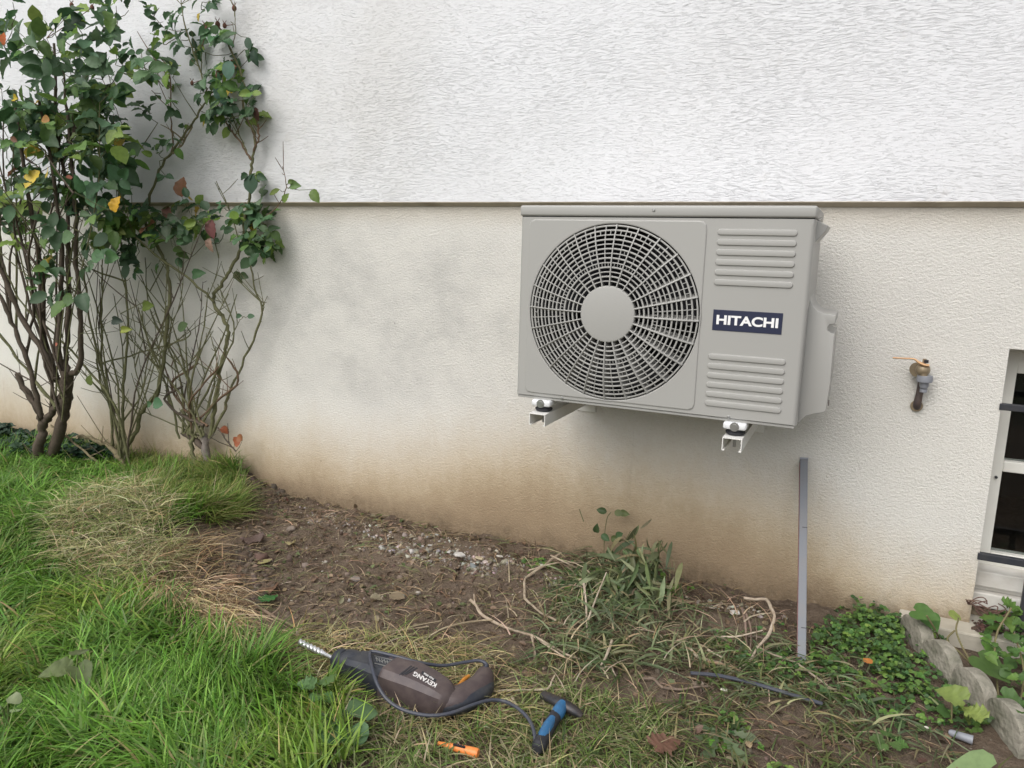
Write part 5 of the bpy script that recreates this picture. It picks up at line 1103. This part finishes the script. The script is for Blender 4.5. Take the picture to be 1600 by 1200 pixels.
canesC = [([(323, 745), (322, 710), (319, 680)], .017, .016, Y, Y, 'grey'), ([(313, 775), (308, 735), (300, 700), (298, 670), (285, 640)], .010, .008, Y-.03, Y, 'green'), ([(318, 700), (300, 685), (285, 675)], .014, .012, Y, Y, 'dark'),
  ([(328, 684), (335, 640), (343, 582), (352, 550), (357, 520), (347, 495), (333, 468), (345, 445), (360, 423), (377, 387), (383, 343), (390, 300), (393, 263), (397, 240), (397, 207), (381, 177), (382, 133), (367, 93), (355, 62), (340, 40)], .009, .0035, Y, Y+.01, 'green'),
  ([(327, 684), (350, 640), (360, 610), (383, 560), (409, 490), (397, 447), (390, 400)], .0065, .0032, Y, Y, 'green'), ([(352, 640), (356, 612)], .007, .006, Y, Y, 'pale'), ([(409, 490), (412, 478), (410, 466)], .003, .002, Y, Y, 'green'),
  ([(392, 250), (378, 225), (360, 203), (345, 175), (333, 155)], .0042, .0025, Y, Y, 'red'), ([(396, 236), (404, 215), (403, 195)], .0035, .004, Y, Y, 'red'), ([(390, 248), (376, 215), (368, 196)], .003, .002, Y, Y, 'green'),
  ([(363, 75), (368, 45), (366, 18)], .002, .0016, Y, Y, 'green'), ([(384, 356), (402, 348), (433, 323), (447, 293), (442, 260)], .0032, .0014, Y, Y-.03, 'red'), ([(375, 380), (355, 320), (337, 283)], .0028, .0018, Y, Y, 'green'), ([(366, 12), (357, -5), (350, -20)], .002, .002, Y, Y, 'green'),
  ([(340, 668), (352, 685), (368, 705)], .004, .003, Y, Y-.02, 'dark'), ([(362, 525), (372, 505), (381, 494)], .002, .0012, Y, Y, 'green')]
canesC += fan_canes(300, 682, 17, (190, 372), (400, 600), Y, Y, (.0055, .002), 'green', 20) + fan_canes(310, 670, 4, (280, 360), (560, 620), Y, Y, (.007, .005), 'red', 18)
clC = [(372, 150, 32, 35, 18, Y-.06, Y+.04), (355, 182, 35, 14, 9, Y-.06, Y+.04), (340, 85, 26, 35, 10, Y-.04, Y+.04), (395, 345, 28, 38, 18, Y-.04, Y+.04), (408, 380, 14, 22, 10, Y-.04, Y+.03), (375, 325, 28, 16, 7, Y-.04, Y+.03), (390, 275, 16, 10, 2, Y, Y+.02), (365, 375, 25, 15, 5, Y-.03, Y), (385, 75, 18, 12, 2, Y, Y+.02)]
sC = [(392, 288, Y-.02, .075, -1.5, (.05, .10, .06), 1.4), (380, 276, Y-.02, .05, 3.4, (.05, .10, .05), .9), (408, 277, Y-.02, .05, -.3, (.05, .10, .05), .9), (460, 290, Y-.04, .045, .1, (.13, .22, .07), 1.1), (492, 306, Y-.04, .055, -1., (.16, .24, .07), 1.1), (446, 309, Y-.04, .04, 1., (.15, .23, .05), 1.1), (428, 300, Y-.04, .055, 3.5, (.15, .2, .05), .6), (455, 284, Y-.04, .035, .2, (.12, .18, .05), .8),
  (374, 434, Y, .05, -1.5, (.05, .08, .03), 1.1), (368, 430, Y, .045, 3.6, (.05, .08, .03), 1.), (381, 431, Y, .045, -.3, (.05, .08, .03), 1.), (372, 494, Y, .04, 3.3, (.10, .18, .10), .8), (392, 494, Y, .04, .1, (.10, .18, .10), .8), (308, 428, Y-.03, .06, .3, (.10, .2, .09), 1.1), (388, 68, Y, .05, -1.2, (.06, .11, .07), 1.), (398, 90, Y, .06, -1.4, (.05, .09, .06), .9), (357, 110, Y-.06, .07, -1.8, (.11, .2, .15), 1.4), (346, 148, Y-.06, .075, -1.6, (.11, .2, .15), 1.3),
  (352, 672, Y-.02, .04, -1.2, (.32, .10, .05), 1.6), (370, 690, Y-.02, .04, .6, (.36, .11, .05), 1.7), (374, 684, Y-.03, .035, 2.6, (.30, .12, .05), 1.6), (400, 178, Y-.02, .05, -1.4, (.16, .08, .07), 1.), (450, 385, Y, .001, 0, (.1, .1, .1), 1.)]
rose('rose_bush', 'rose bush nearest the bare soil, one tall stem against the wall', Y, canesC, clC, 8, sC[:-1], [(366, 13, Y, .009), (320, 42, Y, .009), (340, 38, Y, .010), (351, 40, Y, .008), (342, 118, Y, .008)], base=aw(320, 745, Y), twigs=6, lsz=(.030, .060), cross=24, xmax=aw(395, 400)[0])
print('faces', sum(len(m.polygons) for m in bpy.data.meshes))
